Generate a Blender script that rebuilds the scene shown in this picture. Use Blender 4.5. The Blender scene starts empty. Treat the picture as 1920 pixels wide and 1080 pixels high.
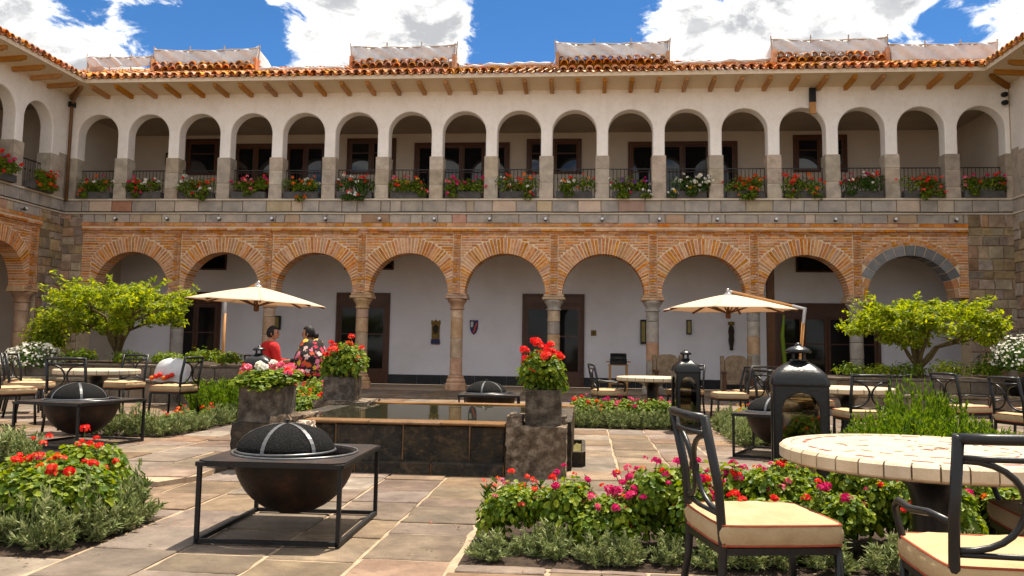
import bpy, math, random
import numpy as np
from mathutils import Vector, Matrix, Euler

S = bpy.context.scene
col = S.collection
rad = math.radians
PI = math.pi
RNG = random.Random(11)
NP = np.random.default_rng(5)

# ------------------------------------------------------------------ camera
F_PX, Y0_PX = 1563.5955, 506.2693
YAW, PITCH, ROLL, CAM_H = -0.0874, 0.0923, 0.0146, 1.2
cam_data = bpy.data.cameras.new('camera')
cam_data.sensor_width = 36.0
cam_data.lens = F_PX / 1920 * 36.0
cam_data.shift_y = -(540 - Y0_PX) / 1920
cam_data.clip_start = 0.05
cam_data.clip_end = 2000
cam = bpy.data.objects.new('camera', cam_data)
col.objects.link(cam)
_f = Vector((math.sin(YAW) * math.cos(PITCH), math.cos(YAW) * math.cos(PITCH), math.sin(PITCH)))
_r0 = Vector((math.cos(YAW), -math.sin(YAW), 0))
_u0 = _r0.cross(_f)
_r = _r0 * math.cos(ROLL) + _u0 * math.sin(ROLL)
_u = _r.cross(_f)
cam.matrix_world = Matrix((( _r.x, _u.x, -_f.x, 0), (_r.y, _u.y, -_f.y, 0), (_r.z, _u.z, -_f.z, CAM_H), (0, 0, 0, 1)))
S.camera = cam

# ------------------------------------------------------------------ light
SUN_DIR = Vector((0.085, 0.165, 0.485)).normalized()      # towards the sun: high, behind the facade, a little right
sun_el = math.asin(SUN_DIR.z)
sun_az = math.atan2(SUN_DIR.x, SUN_DIR.y)
sd = bpy.data.lights.new('sun', 'SUN')
sd.energy = 2.8
sd.angle = rad(0.5)
sd.color = (1.0, 0.90, 0.75)
so = bpy.data.objects.new('sun', sd)
col.objects.link(so)
so.rotation_euler = SUN_DIR.to_track_quat('Z', 'Y').to_euler()

S.cycles.max_bounces = 8
S.cycles.diffuse_bounces = 4
S.cycles.glossy_bounces = 3
S.cycles.transparent_max_bounces = 8
S.view_settings.view_transform = 'Standard'
S.view_settings.look = 'None'
S.view_settings.gamma = 1.0
S.view_settings.exposure = 1.85
S.view_settings.use_curve_mapping = False

W = bpy.data.worlds.new('World')
S.world = W
W.use_nodes = True
nt = W.node_tree
for n in list(nt.nodes):
    nt.nodes.remove(n)


def N(tree, typ, **kw):
    n = tree.nodes.new(typ)
    for k, v in kw.items():
        if k == 'inp':
            for i, val in v.items():
                n.inputs[i].default_value = val
        else:
            setattr(n, k, v)
    return n


def L(tree, a, b):
    tree.links.new(a, b)


def pix_dir(x, y):
    d = _f + _r * ((x - 960) / F_PX) - _u * ((y - Y0_PX) / F_PX)
    return d.normalized()


def build_world():
    out = N(nt, 'ShaderNodeOutputWorld')
    bg = N(nt, 'ShaderNodeBackground', inp={'Strength': 0.15})
    sky = N(nt, 'ShaderNodeTexSky', sky_type='NISHITA', sun_disc=False, sun_elevation=sun_el, sun_rotation=sun_az,
            altitude=3300.0, air_density=1.0, dust_density=0.2, ozone_density=2.5)
    tc = N(nt, 'ShaderNodeTexCoord')
    sep = N(nt, 'ShaderNodeSeparateXYZ')
    L(nt, tc.outputs['Generated'], sep.inputs[0])
    mp = N(nt, 'ShaderNodeMapping')
    mp.inputs['Scale'].default_value = (1.0, 1.0, 1.7)
    L(nt, tc.outputs['Generated'], mp.inputs['Vector'])
    big = N(nt, 'ShaderNodeTexNoise', inp={'Scale': 3.2, 'Detail': 3.0, 'Roughness': 0.5})
    L(nt, mp.outputs[0], big.inputs['Vector'])
    fine = N(nt, 'ShaderNodeTexNoise', inp={'Scale': 15.0, 'Detail': 12.0, 'Roughness': 0.66, 'Distortion': 0.35})
    L(nt, mp.outputs[0], fine.inputs['Vector'])

    def M(op, a, b=None, clamp=False):
        n = N(nt, 'ShaderNodeMath', operation=op, use_clamp=clamp)
        for i, v in enumerate((a, b)):
            if v is None:
                continue
            if isinstance(v, (int, float)):
                n.inputs[i].default_value = v
            else:
                L(nt, v, n.inputs[i])
        return n.outputs[0]
    # cloud masses that stand over the roof, as separate heaps in the sky; cover elsewhere is thickened to add ambient light
    total = M('MULTIPLY', big.outputs[0], 0.55)
    heaps = [(60, 60, 7, .12), (170, 95, 4.5, .12), (310, 5, 2.6, .2), (600, 25, 4.5, .2), (740, 30, 5.5, .18), (850, 85, 4, .16), (545, 60, 3, .1),
             (1250, 85, 3.5, .2), (1440, 40, 8, .2), (1600, 30, 7.0, .16), (1800, 25, 6, .14),
             (395, 50, 6, -.56), (1060, 45, 8, -.6), (1740, 92, 3, -.4), (130, 8, 2.6, -.4), (480, 100, 3.5, -.3), (960, 110, 4.5, -.3), (1810, 20, 3, -.35), (560, 10, 2, -.15)]
    for (px, py, r, a) in heaps:
        d = pix_dir(px, py)
        dn = N(nt, 'ShaderNodeVectorMath', operation='DOT_PRODUCT')
        L(nt, tc.outputs['Generated'], dn.inputs[0])
        dn.inputs[1].default_value = d
        mr = N(nt, 'ShaderNodeMapRange', interpolation_type='SMOOTHSTEP')
        mr.inputs['From Min'].default_value = math.cos(rad(r))
        mr.inputs['From Max'].default_value = 1.0
        mr.inputs['To Min'].default_value = 0.0
        mr.inputs['To Max'].default_value = a
        L(nt, dn.outputs['Value'], mr.inputs['Value'])
        total = M('ADD', total, mr.outputs[0])
    total = M('ADD', total, M('MULTIPLY', fine.outputs[0], 1.8))
    cov = N(nt, 'ShaderNodeMapRange', interpolation_type='SMOOTHSTEP', inp={'From Min': 0.95, 'From Max': 1.24})
    L(nt, total, cov.inputs['Value'])
    # grey undersides: thickest parts and a second noise
    shade = N(nt, 'ShaderNodeTexNoise', inp={'Scale': 7.0, 'Detail': 7.0, 'Roughness': 0.55})
    mp2 = N(nt, 'ShaderNodeMapping')
    mp2.inputs['Location'].default_value = (3.1, 1.7, 0.4)
    L(nt, mp.outputs[0], mp2.inputs['Vector'])
    L(nt, mp2.outputs[0], shade.inputs['Vector'])
    ramp = N(nt, 'ShaderNodeValToRGB')
    e = ramp.color_ramp.elements
    e[0].position, e[0].color = 0.32, (1.1, 1.12, 1.17, 1)
    e[1].position, e[1].color = 0.92, (3.9, 3.8, 3.6, 1)
    thick = N(nt, 'ShaderNodeMapRange', inp={'From Min': 1.12, 'From Max': 1.52, 'To Min': 0.30, 'To Max': -0.10})
    L(nt, total, thick.inputs['Value'])
    L(nt, M('ADD', M('MULTIPLY', shade.outputs[0], 0.9), thick.outputs[0]), ramp.inputs[0])
    mix = N(nt, 'ShaderNodeMix', data_type='RGBA')
    L(nt, cov.outputs[0], mix.inputs['Factor'])
    sat = N(nt, 'ShaderNodeHueSaturation', inp={'Saturation': 1.25, 'Value': 0.29})
    L(nt, sky.outputs[0], sat.inputs['Color'])
    L(nt, sat.outputs[0], mix.inputs[6])
    L(nt, ramp.outputs[0], mix.inputs[7])
    L(nt, mix.outputs[2], bg.inputs['Color'])
    L(nt, bg.outputs[0], out.inputs[0])


build_world()


# ------------------------------------------------------------------ materials
def lin(h):
    h = h.lstrip('#')
    c = [int(h[i:i + 2], 16) / 255 for i in (0, 2, 4)]
    return tuple([(v / 12.92 if v <= .04045 else ((v + .055) / 1.055) ** 2.4) for v in c] + [1.0])


def C(c):
    return lin(c) if isinstance(c, str) else (tuple(c) + (1.0,) if len(c) == 3 else tuple(c))


def mat(name, cols, scale=4.0, rough=0.85, bump=0.0, bscale=30.0, metallic=0.0, vary=0.0, hue=0.0, rnd=None, spec=0.3,
        speck=None, sscale=60.0, samt=0.35, stain=None, detail=6.0, pos=None, coat=0.0, stretch=None, streak=None):
    """Principled surface: a noise ramp through cols, fine specks, per-piece value and hue change, bump."""
    m = bpy.data.materials.new(name)
    m.use_nodes = True
    t = m.node_tree
    b = t.nodes['Principled BSDF']
    b.inputs['Roughness'].default_value = rough
    b.inputs['Metallic'].default_value = metallic
    b.inputs['Specular IOR Level'].default_value = spec
    if coat:
        b.inputs['Coat Weight'].default_value = coat
    tc = N(t, 'ShaderNodeTexCoord')
    vec = tc.outputs['Object']
    if rnd:
        if rnd == 'object':
            rv = N(t, 'ShaderNodeObjectInfo').outputs['Random']
        else:
            rv = N(t, 'ShaderNodeNewGeometry').outputs['Random Per Island']
        sc = N(t, 'ShaderNodeVectorMath', operation='SCALE')
        comb = N(t, 'ShaderNodeCombineXYZ')
        for i, k in enumerate((31.0, 57.0, 83.0)):
            mm = N(t, 'ShaderNodeMath', operation='MULTIPLY', inp={1: k})
            L(t, rv, mm.inputs[0])
            L(t, mm.outputs[0], comb.inputs[i])
        ad = N(t, 'ShaderNodeVectorMath', operation='ADD')
        L(t, vec, ad.inputs[0])
        L(t, comb.outputs[0], ad.inputs[1])
        vec = ad.outputs[0]
    if stretch:
        mp = N(t, 'ShaderNodeMapping')
        mp.inputs['Scale'].default_value = stretch
        L(t, vec, mp.inputs['Vector'])
        vec = mp.outputs[0]
    noi = N(t, 'ShaderNodeTexNoise', inp={'Scale': scale, 'Detail': detail, 'Roughness': 0.6})
    L(t, vec, noi.inputs['Vector'])
    ramp = N(t, 'ShaderNodeValToRGB')
    el = ramp.color_ramp.elements
    cs = [C(c) for c in cols]
    if len(cs) == 1:
        cs = cs * 2
    if pos is None:
        pos = [0.32 + 0.36 * i / (len(cs) - 1) for i in range(len(cs))]
    while len(el) < len(cs):
        el.new(0.5)
    for i, c in enumerate(cs):
        el[i].position = pos[i]
        el[i].color = c
    L(t, noi.outputs[0], ramp.inputs[0])
    colr = ramp.outputs[0]
    if speck is not None:
        n2 = N(t, 'ShaderNodeTexNoise', inp={'Scale': sscale, 'Detail': 4.0, 'Roughness': 0.7})
        L(t, vec, n2.inputs['Vector'])
        mr = N(t, 'ShaderNodeMapRange', inp={'From Min': 0.5, 'From Max': 0.68, 'To Max': samt})
        L(t, n2.outputs[0], mr.inputs['Value'])
        mx = N(t, 'ShaderNodeMix', data_type='RGBA')
        L(t, mr.outputs[0], mx.inputs['Factor'])
        L(t, colr, mx.inputs[6])
        mx.inputs[7].default_value = C(speck)
        colr = mx.outputs[2]
    if stain is not None:
        n3 = N(t, 'ShaderNodeTexNoise', inp={'Scale': 0.7, 'Detail': 5.0, 'Roughness': 0.65})
        L(t, tc.outputs['Object'], n3.inputs['Vector'])
        mr = N(t, 'ShaderNodeMapRange', inp={'From Min': 0.48, 'From Max': 0.72, 'To Max': stain[1]})
        L(t, n3.outputs[0], mr.inputs['Value'])
        mx = N(t, 'ShaderNodeMix', data_type='RGBA')
        L(t, mr.outputs[0], mx.inputs['Factor'])
        L(t, colr, mx.inputs[6])
        mx.inputs[7].default_value = C(stain[0])
        colr = mx.outputs[2]
    if streak is not None:
        mp4 = N(t, 'ShaderNodeMapping')
        mp4.inputs['Scale'].default_value = (2.2, 2.2, .22)
        L(t, tc.outputs['Object'], mp4.inputs['Vector'])
        n4 = N(t, 'ShaderNodeTexNoise', inp={'Scale': 1.6, 'Detail': 8.0, 'Roughness': 0.7})
        L(t, mp4.outputs[0], n4.inputs['Vector'])
        mr = N(t, 'ShaderNodeMapRange', inp={'From Min': 0.50, 'From Max': 0.74, 'To Max': streak[1]})
        L(t, n4.outputs[0], mr.inputs['Value'])
        mx = N(t, 'ShaderNodeMix', data_type='RGBA')
        L(t, mr.outputs[0], mx.inputs['Factor'])
        L(t, colr, mx.inputs[6])
        mx.inputs[7].default_value = C(streak[0])
        colr = mx.outputs[2]
    if rnd and (vary or hue):
        hs = N(t, 'ShaderNodeHueSaturation')
        wn = N(t, 'ShaderNodeTexWhiteNoise', noise_dimensions='1D')
        L(t, rv, wn.inputs['W'])
        sp = N(t, 'ShaderNodeSeparateColor')
        L(t, wn.outputs['Color'], sp.inputs[0])
        for o, i, a, mid in ((sp.outputs[0], 'Value', vary, 1.0), (sp.outputs[1], 'Hue', hue, .5), (sp.outputs[2], 'Saturation', vary, 1.0)):
            mr = N(t, 'ShaderNodeMapRange', inp={'To Min': mid - a, 'To Max': mid + a})
            L(t, o, mr.inputs['Value'])
            L(t, mr.outputs[0], hs.inputs[i])
        L(t, colr, hs.inputs['Color'])
        colr = hs.outputs[0]
    L(t, colr, b.inputs['Base Color'])
    if bump:
        bn = N(t, 'ShaderNodeTexNoise', inp={'Scale': bscale, 'Detail': 6.0, 'Roughness': 0.65})
        L(t, vec, bn.inputs['Vector'])
        bp = N(t, 'ShaderNodeBump', inp={'Strength': min(1.0, bump * 1.6), 'Distance': 0.02})
        L(t, bn.outputs[0], bp.inputs['Height'])
        L(t, bp.outputs[0], b.inputs['Normal'])
    return m


def leafmat(name, cols, vary=.35, trans=.35, rough=.5):
    m = bpy.data.materials.new(name)
    m.use_nodes = True
    t = m.node_tree
    b = t.nodes['Principled BSDF']
    out = t.nodes['Material Output']
    b.inputs['Roughness'].default_value = rough
    b.inputs['Specular IOR Level'].default_value = 0.25
    g = N(t, 'ShaderNodeNewGeometry')
    ramp = N(t, 'ShaderNodeValToRGB')
    el = ramp.color_ramp.elements
    cs = [C(c) for c in cols]
    while len(el) < len(cs):
        el.new(.5)
    for i, c in enumerate(cs):
        el[i].position = i / (len(cs) - 1)
        el[i].color = c
    L(t, g.outputs['Random Per Island'], ramp.inputs[0])
    L(t, ramp.outputs[0], b.inputs['Base Color'])
    tr = N(t, 'ShaderNodeBsdfTranslucent')
    hs = N(t, 'ShaderNodeHueSaturation', inp={'Value': 1.25, 'Saturation': 1.1, 'Hue': 0.49})
    L(t, ramp.outputs[0], hs.inputs['Color'])
    L(t, hs.outputs[0], tr.inputs['Color'])
    mx = N(t, 'ShaderNodeMixShader', inp={0: trans})
    L(t, b.outputs[0], mx.inputs[1])
    L(t, tr.outputs[0], mx.inputs[2])
    L(t, mx.outputs[0], out.inputs['Surface'])
    return m


def glassmat(name, color, rough=0.03, spec=.5, alpha=1.0, bump=0.0, bscale=3.0, ior=1.5, trans=0.0):
    m = bpy.data.materials.new(name)
    m.use_nodes = True
    t = m.node_tree
    b = t.nodes['Principled BSDF']
    b.inputs['Base Color'].default_value = C(color)
    b.inputs['Roughness'].default_value = rough
    b.inputs['IOR'].default_value = ior
    b.inputs['Specular IOR Level'].default_value = spec
    b.inputs['Alpha'].default_value = alpha
    b.inputs['Transmission Weight'].default_value = trans
    if bump:
        tc = N(t, 'ShaderNodeTexCoord')
        mp = N(t, 'ShaderNodeMapping')
        mp.inputs['Scale'].default_value = (1, 2.2, 1)
        L(t, tc.outputs['Object'], mp.inputs['Vector'])
        bn = N(t, 'ShaderNodeTexNoise', inp={'Scale': bscale, 'Detail': 3.0})
        L(t, mp.outputs[0], bn.inputs['Vector'])
        bp = N(t, 'ShaderNodeBump', inp={'Strength': bump, 'Distance': 0.02})
        L(t, bn.outputs[0], bp.inputs['Height'])
        L(t, bp.outputs[0], b.inputs['Normal'])
    return m


MT = {}
MT['plaster'] = mat('white_plaster', [(.84, .79, .73), (.89, .855, .81), (.87, .83, .78)], scale=1.3, rough=.92, bump=.12, bscale=18, stain=((.52, .45, .38), .3), speck=(.5, .44, .4), sscale=9, samt=.15, streak=((.54, .45, .37), .22))
MT['cream'] = mat('cream_soffit', [(.74, .60, .42), (.79, .66, .48)], scale=2.0, rough=.9, bump=.08, bscale=14)
MT['lavender'] = mat('arcade_plaster', [(.79, .765, .80), (.85, .83, .86)], scale=.9, rough=.9, bump=.08, bscale=12, stain=((.60, .55, .52), .35))
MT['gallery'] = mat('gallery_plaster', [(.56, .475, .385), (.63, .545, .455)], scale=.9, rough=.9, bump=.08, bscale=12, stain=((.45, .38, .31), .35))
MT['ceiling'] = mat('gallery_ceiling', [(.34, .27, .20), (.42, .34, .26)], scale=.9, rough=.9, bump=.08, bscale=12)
MT['brick'] = mat('brick_clay', [(.42, .155, .055), (.55, .235, .083), (.65, .345, .145)], scale=9, rough=.93, bump=.5, bscale=55, rnd='island', vary=.2, hue=.008, speck=(.66, .45, .27), sscale=28, samt=.35)
MT['brick_piece'] = mat('brick_clay_piece', [(.42, .155, .055), (.55, .235, .083), (.65, .345, .145)], scale=9, rough=.93, bump=.5, bscale=55, rnd='object', vary=.2, hue=.008, speck=(.66, .45, .27), sscale=28, samt=.35)
MT['mortar'] = mat('lime_mortar', [(.72, .54, .36), (.82, .66, .47)], scale=6, rough=.95, bump=.4, bscale=50)
MT['parapet'] = mat('parapet_stone', [(.27, .245, .22), (.37, .325, .28), (.47, .40, .325)], scale=3.2, rough=.9, bump=.45, bscale=35, rnd='object', vary=.11, hue=.006, speck=(.5, .44, .38), sscale=45, samt=.3)
MT['parapet_red'] = mat('parapet_red_stone', [(.36, .205, .135), (.46, .285, .20)], scale=4, rough=.9, bump=.4, bscale=35, rnd='object', vary=.2, hue=.015, speck=(.5, .38, .3), sscale=40, samt=.3)
MT['parapet_tan'] = mat('parapet_tan_stone', [(.44, .35, .25), (.56, .45, .33)], scale=4, rough=.9, bump=.4, bscale=35, rnd='object', vary=.2, hue=.015, speck=(.25, .2, .17), sscale=40, samt=.3)
MT['pale_mortar'] = mat('pale_mortar', [(.55, .47, .37), (.64, .56, .45)], scale=6, rough=.95, bump=.3, bscale=40)
MT['pillar'] = mat('grey_pillar_stone', [(.33, .275, .215), (.44, .37, .29), (.54, .45, .35)], scale=4.5, rough=.9, bump=.4, bscale=40, rnd='object', vary=.16, hue=.012, speck=(.2, .18, .16), sscale=50, samt=.4)
MT['pier'] = mat('pier_stone', [(.20, .145, .095), (.31, .225, .15), (.42, .31, .205)], scale=4, rough=.93, bump=.7, bscale=22, rnd='object', vary=.32, hue=.02, speck=(.13, .10, .08), sscale=18, samt=.5)
MT['pier_mortar'] = mat('pier_mortar', [(.42, .31, .20), (.52, .40, .27)], scale=6, rough=.95, bump=.5, bscale=40)
MT['col_warm'] = mat('warm_column_stone', [(.38, .23, .135), (.50, .32, .195), (.60, .41, .265)], scale=5, rough=.88, bump=.4, bscale=40, rnd='object', vary=.16, hue=.012, speck=(.24, .15, .1), sscale=50, samt=.4)
MT['col_grey'] = mat('grey_column_stone', [(.25, .22, .19), (.34, .30, .255), (.43, .37, .305)], scale=5, rough=.88, bump=.4, bscale=40, rnd='object', vary=.18, hue=.012, speck=(.42, .36, .3), sscale=50, samt=.3)
MT['voussoir_grey'] = mat('grey_arch_stone', [(.15, .15, .155), (.22, .215, .21)], scale=5, rough=.9, bump=.4, bscale=40, rnd='object', vary=.2)
MT['tile'] = mat('terracotta_tile', [(.40, .15, .05), (.54, .23, .085), (.64, .36, .16)], scale=7, rough=.9, bump=.4, bscale=40, rnd='object', vary=.28, hue=.02, speck=(.10, .06, .035), sscale=14, samt=.6)
MT['tile_isl'] = mat('terracotta_tile_field', [(.40, .15, .05), (.54, .23, .085), (.64, .36, .16)], scale=7, rough=.9, bump=.4, bscale=40, rnd='island', vary=.28, hue=.02, speck=(.10, .06, .035), sscale=14, samt=.6)
MT['rafter'] = mat('stained_timber', [(.38, .175, .045), (.54, .27, .08)], scale=8, rough=.7, bump=.2, bscale=30, rnd='object', vary=.15, stretch=(6, 1, 6))
MT['darkwood'] = mat('dark_door_wood', [(.060, .020, .008), (.105, .038, .014)], scale=7, rough=.45, bump=.12, bscale=30, rnd='object', vary=.15, stretch=(6, 6, 1), spec=.4)
MT['glass'] = glassmat('dark_window_glass', (.006, .007, .009), rough=.03)
MT['door_glass'] = glassmat('door_glass', (.008, .008, .008), rough=.06, spec=.2)
MT['black_stone'] = mat('black_skirting_stone', [(.02, .02, .022), (.04, .04, .042)], scale=5, rough=.6, rnd='object', vary=.2)
MT['iron'] = mat('black_wrought_iron', [(.0035, .0035, .004), (.008, .0075, .0075)], scale=18, rough=.38, bump=.05, bscale=60, metallic=0.0, spec=.4)
MT['iron_dull'] = mat('black_painted_steel', [(.004, .004, .0045), (.010, .009, .0085)], scale=12, rough=.5, bump=.15, bscale=60, spec=.3)
MT['lantern'] = mat('lantern_black_metal', [(.003, .0035, .004), (.007, .0075, .008)], scale=6, rough=.30, bump=.12, bscale=40, spec=.38, speck=(.02, .018, .015), sscale=40, samt=.25)
MT['bowl'] = mat('rust_brown_steel', [(.006, .0035, .0025), (.014, .007, .004), (.028, .013, .007)], scale=5, rough=.55, bump=.2, bscale=40, metallic=.25, spec=.35, speck=(.07, .028, .012), sscale=9, samt=.4)
MT['mesh'] = mat('spark_mesh', [(.004, .004, .0045), (.022, .021, .020)], scale=90, rough=.8, bump=.7, bscale=150, spec=.12, pos=[.48, .66])
MT['band'] = mat('steel_band', [(.10, .10, .105), (.17, .17, .17)], scale=20, rough=.35, metallic=.6)
MT['flag'] = mat('flagstone', [(.105, .071, .048), (.162, .114, .078), (.23, .166, .113)], scale=3.4, rough=.86, bump=.65, bscale=11, rnd='object', vary=.27, hue=.013, speck=(.075, .055, .04), sscale=9, samt=.5, stain=((.105, .085, .07), .55))
MT['flag_isl'] = mat('flagstone_field', [(.105, .071, .048), (.162, .114, .078), (.23, .166, .113)], scale=3.4, rough=.86, bump=.65, bscale=11, rnd='island', vary=.27, hue=.013, speck=(.075, .055, .04), sscale=9, samt=.5, stain=((.105, .085, .07), .55))
MT['joint'] = mat('pale_joint_mortar', [(.30, .215, .14), (.40, .295, .20)], scale=9, rough=.95, bump=.4, bscale=40, speck=(.26, .19, .13), sscale=6, samt=.6)
MT['soil'] = mat('bed_soil', [(.022, .014, .009), (.06, .038, .024)], scale=22, rough=1, bump=1.0, bscale=40)
MT['ground'] = mat('earth_ground', [(.18, .14, .10), (.26, .21, .15)], scale=2, rough=1, bump=.3)
MT['basalt'] = mat('fountain_dark_stone', [(.010, .008, .006), (.024, .018, .011), (.050, .034, .018)], scale=5, rough=.65, bump=.6, bscale=35, rnd='object', vary=.2, speck=(.15, .09, .04), sscale=12, samt=.45)
MT['rough_stone'] = mat('rough_grey_stone', [(.060, .042, .028), (.15, .108, .073), (.33, .26, .19)], scale=9, rough=.93, bump=1.0, bscale=34, rnd='object', vary=.1, speck=(.04, .03, .02), sscale=40, samt=.7)
MT['planter_stone'] = mat('planter_stone', [(.035, .027, .02), (.085, .066, .048), (.20, .16, .118)], scale=10, rough=.93, bump=.9, bscale=45, rnd='object', vary=.15, speck=(.26, .21, .155), sscale=12, samt=.4)
MT['rim'] = mat('wet_rim_stone', [(.13, .062, .018), (.21, .105, .035)], scale=6, rough=.35, bump=.25, bscale=30, rnd='object', vary=.12)
MT['water'] = glassmat('pool_water', (.022, .022, .010), rough=.0, ior=1.36, bump=.0)
MT['tabletop'] = mat('travertine_tile', [(.42, .33, .225), (.50, .405, .285), (.55, .455, .335)], scale=9, rough=.5, bump=.15, bscale=60, rnd='object', vary=.08, speck=(.50, .38, .24), sscale=70, samt=.4)
MT['red_tile'] = mat('red_mosaic', [(.20, .05, .04), (.30, .08, .06)], scale=20, rough=.45, rnd='object', vary=.25)
MT['green_tile'] = mat('green_mosaic', [(.11, .12, .06), (.19, .17, .09)], scale=20, rough=.45, rnd='object', vary=.25)
MT['grout'] = mat('dark_grout', [(.16, .11, .07), (.26, .19, .13)], scale=30, rough=.95)
MT['cushion'] = mat('tan_canvas', [(.34, .24, .125), (.40, .29, .158), (.43, .32, .18)], scale=5, rough=.85, bump=.5, bscale=7, rnd='object', vary=.06, speck=(.45, .3, .15), sscale=120, samt=.2)
MT['piping'] = mat('red_piping', [(.26, .05, .02), (.34, .07, .03)], scale=30, rough=.8)
MT['canvas'] = leafmat('umbrella_canvas', [(.66, .53, .39), (.70, .57, .43)], trans=.3, rough=.9)
MT['teak'] = mat('teak_pole', [(.36, .17, .05), (.50, .25, .08)], scale=6, rough=.55, stretch=(8, 8, 1), bump=.1)
MT['alu'] = mat('grey_aluminium', [(.42, .42, .43), (.55, .55, .56)], scale=9, rough=.4, metallic=.5)
MT['tarp'] = mat('white_tarpaulin', [(.42, .42, .43), (.54, .54, .55), (.60, .58, .56)], scale=2.5, rough=.6, bump=.5, bscale=3.0, stain=((.34, .29, .25), .4))
MT['pole'] = mat('grey_batten', [(.30, .26, .22), (.45, .40, .35)], scale=8, rough=.8)
MT['fascia'] = mat('fascia_board', [(.60, .48, .34), (.68, .57, .43)], scale=4, rough=.8, bump=.1)
MT['copper'] = mat('brown_drainpipe', [(.13, .065, .03), (.20, .10, .045)], scale=6, rough=.55, metallic=.2)
MT['trough'] = mat('grey_flower_trough', [(.055, .052, .05), (.10, .095, .09)], scale=8, rough=.8, rnd='object', vary=.2)
MT['bark'] = mat('tree_bark', [(.09, .06, .025), (.17, .125, .05)], scale=14, rough=.95, bump=.9, bscale=40)
MT['stem'] = mat('green_stem', [(.08, .13, .025), (.12, .17, .04)], scale=9, rough=.7)
MT['planterwall'] = mat('planter_wall_stone', [(.10, .077, .055), (.165, .128, .092), (.22, .172, .122)], scale=4, rough=.92, bump=.6, bscale=25, rnd='object', vary=.22, hue=.012)
MT['leaf_geranium'] = leafmat('geranium_leaf', [(.045, .095, .006), (.095, .165, .008), (.17, .235, .012), (.26, .30, .016)], trans=.38)
MT['leaf_dark'] = leafmat('dark_leaf', [(.025, .065, .008), (.05, .105, .012), (.10, .165, .018)], trans=.3)
MT['leaf_silver'] = leafmat('silver_leaf', [(.085, .12, .03), (.155, .195, .06), (.25, .285, .11), (.35, .375, .185)], trans=.2, rough=.7)
MT['leaf_tree'] = leafmat('tree_leaf', [(.08, .13, .008), (.18, .25, .012), (.30, .37, .018), (.43, .44, .025)], trans=.5)
MT['leaf_grass'] = leafmat('grass_blade', [(.055, .115, .008), (.115, .195, .014), (.20, .28, .022)], trans=.4)
MT['leaf_bright'] = leafmat('bright_leaf', [(.07, .14, .008), (.15, .23, .012), (.26, .33, .02)], trans=.4)



def petal(name, a, b):
    MT[name] = leafmat(name, [a, b], trans=.25, rough=.6)


petal('petal_red', (.62, .012, .006), (.80, .055, .02))
petal('petal_coral', (.75, .06, .035), (.85, .17, .09))
petal('petal_magenta', (.45, .008, .085), (.70, .035, .17))
petal('petal_pink', (.70, .09, .17), (.85, .26, .33))
petal('petal_orange', (.72, .10, .008), (.80, .22, .015))
petal('petal_white', (.72, .70, .60), (.82, .80, .72))
petal('petal_purple', (.16, .05, .26), (.32, .16, .42))
petal('petal_yellow', (.72, .42, .015), (.80, .55, .04))


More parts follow.
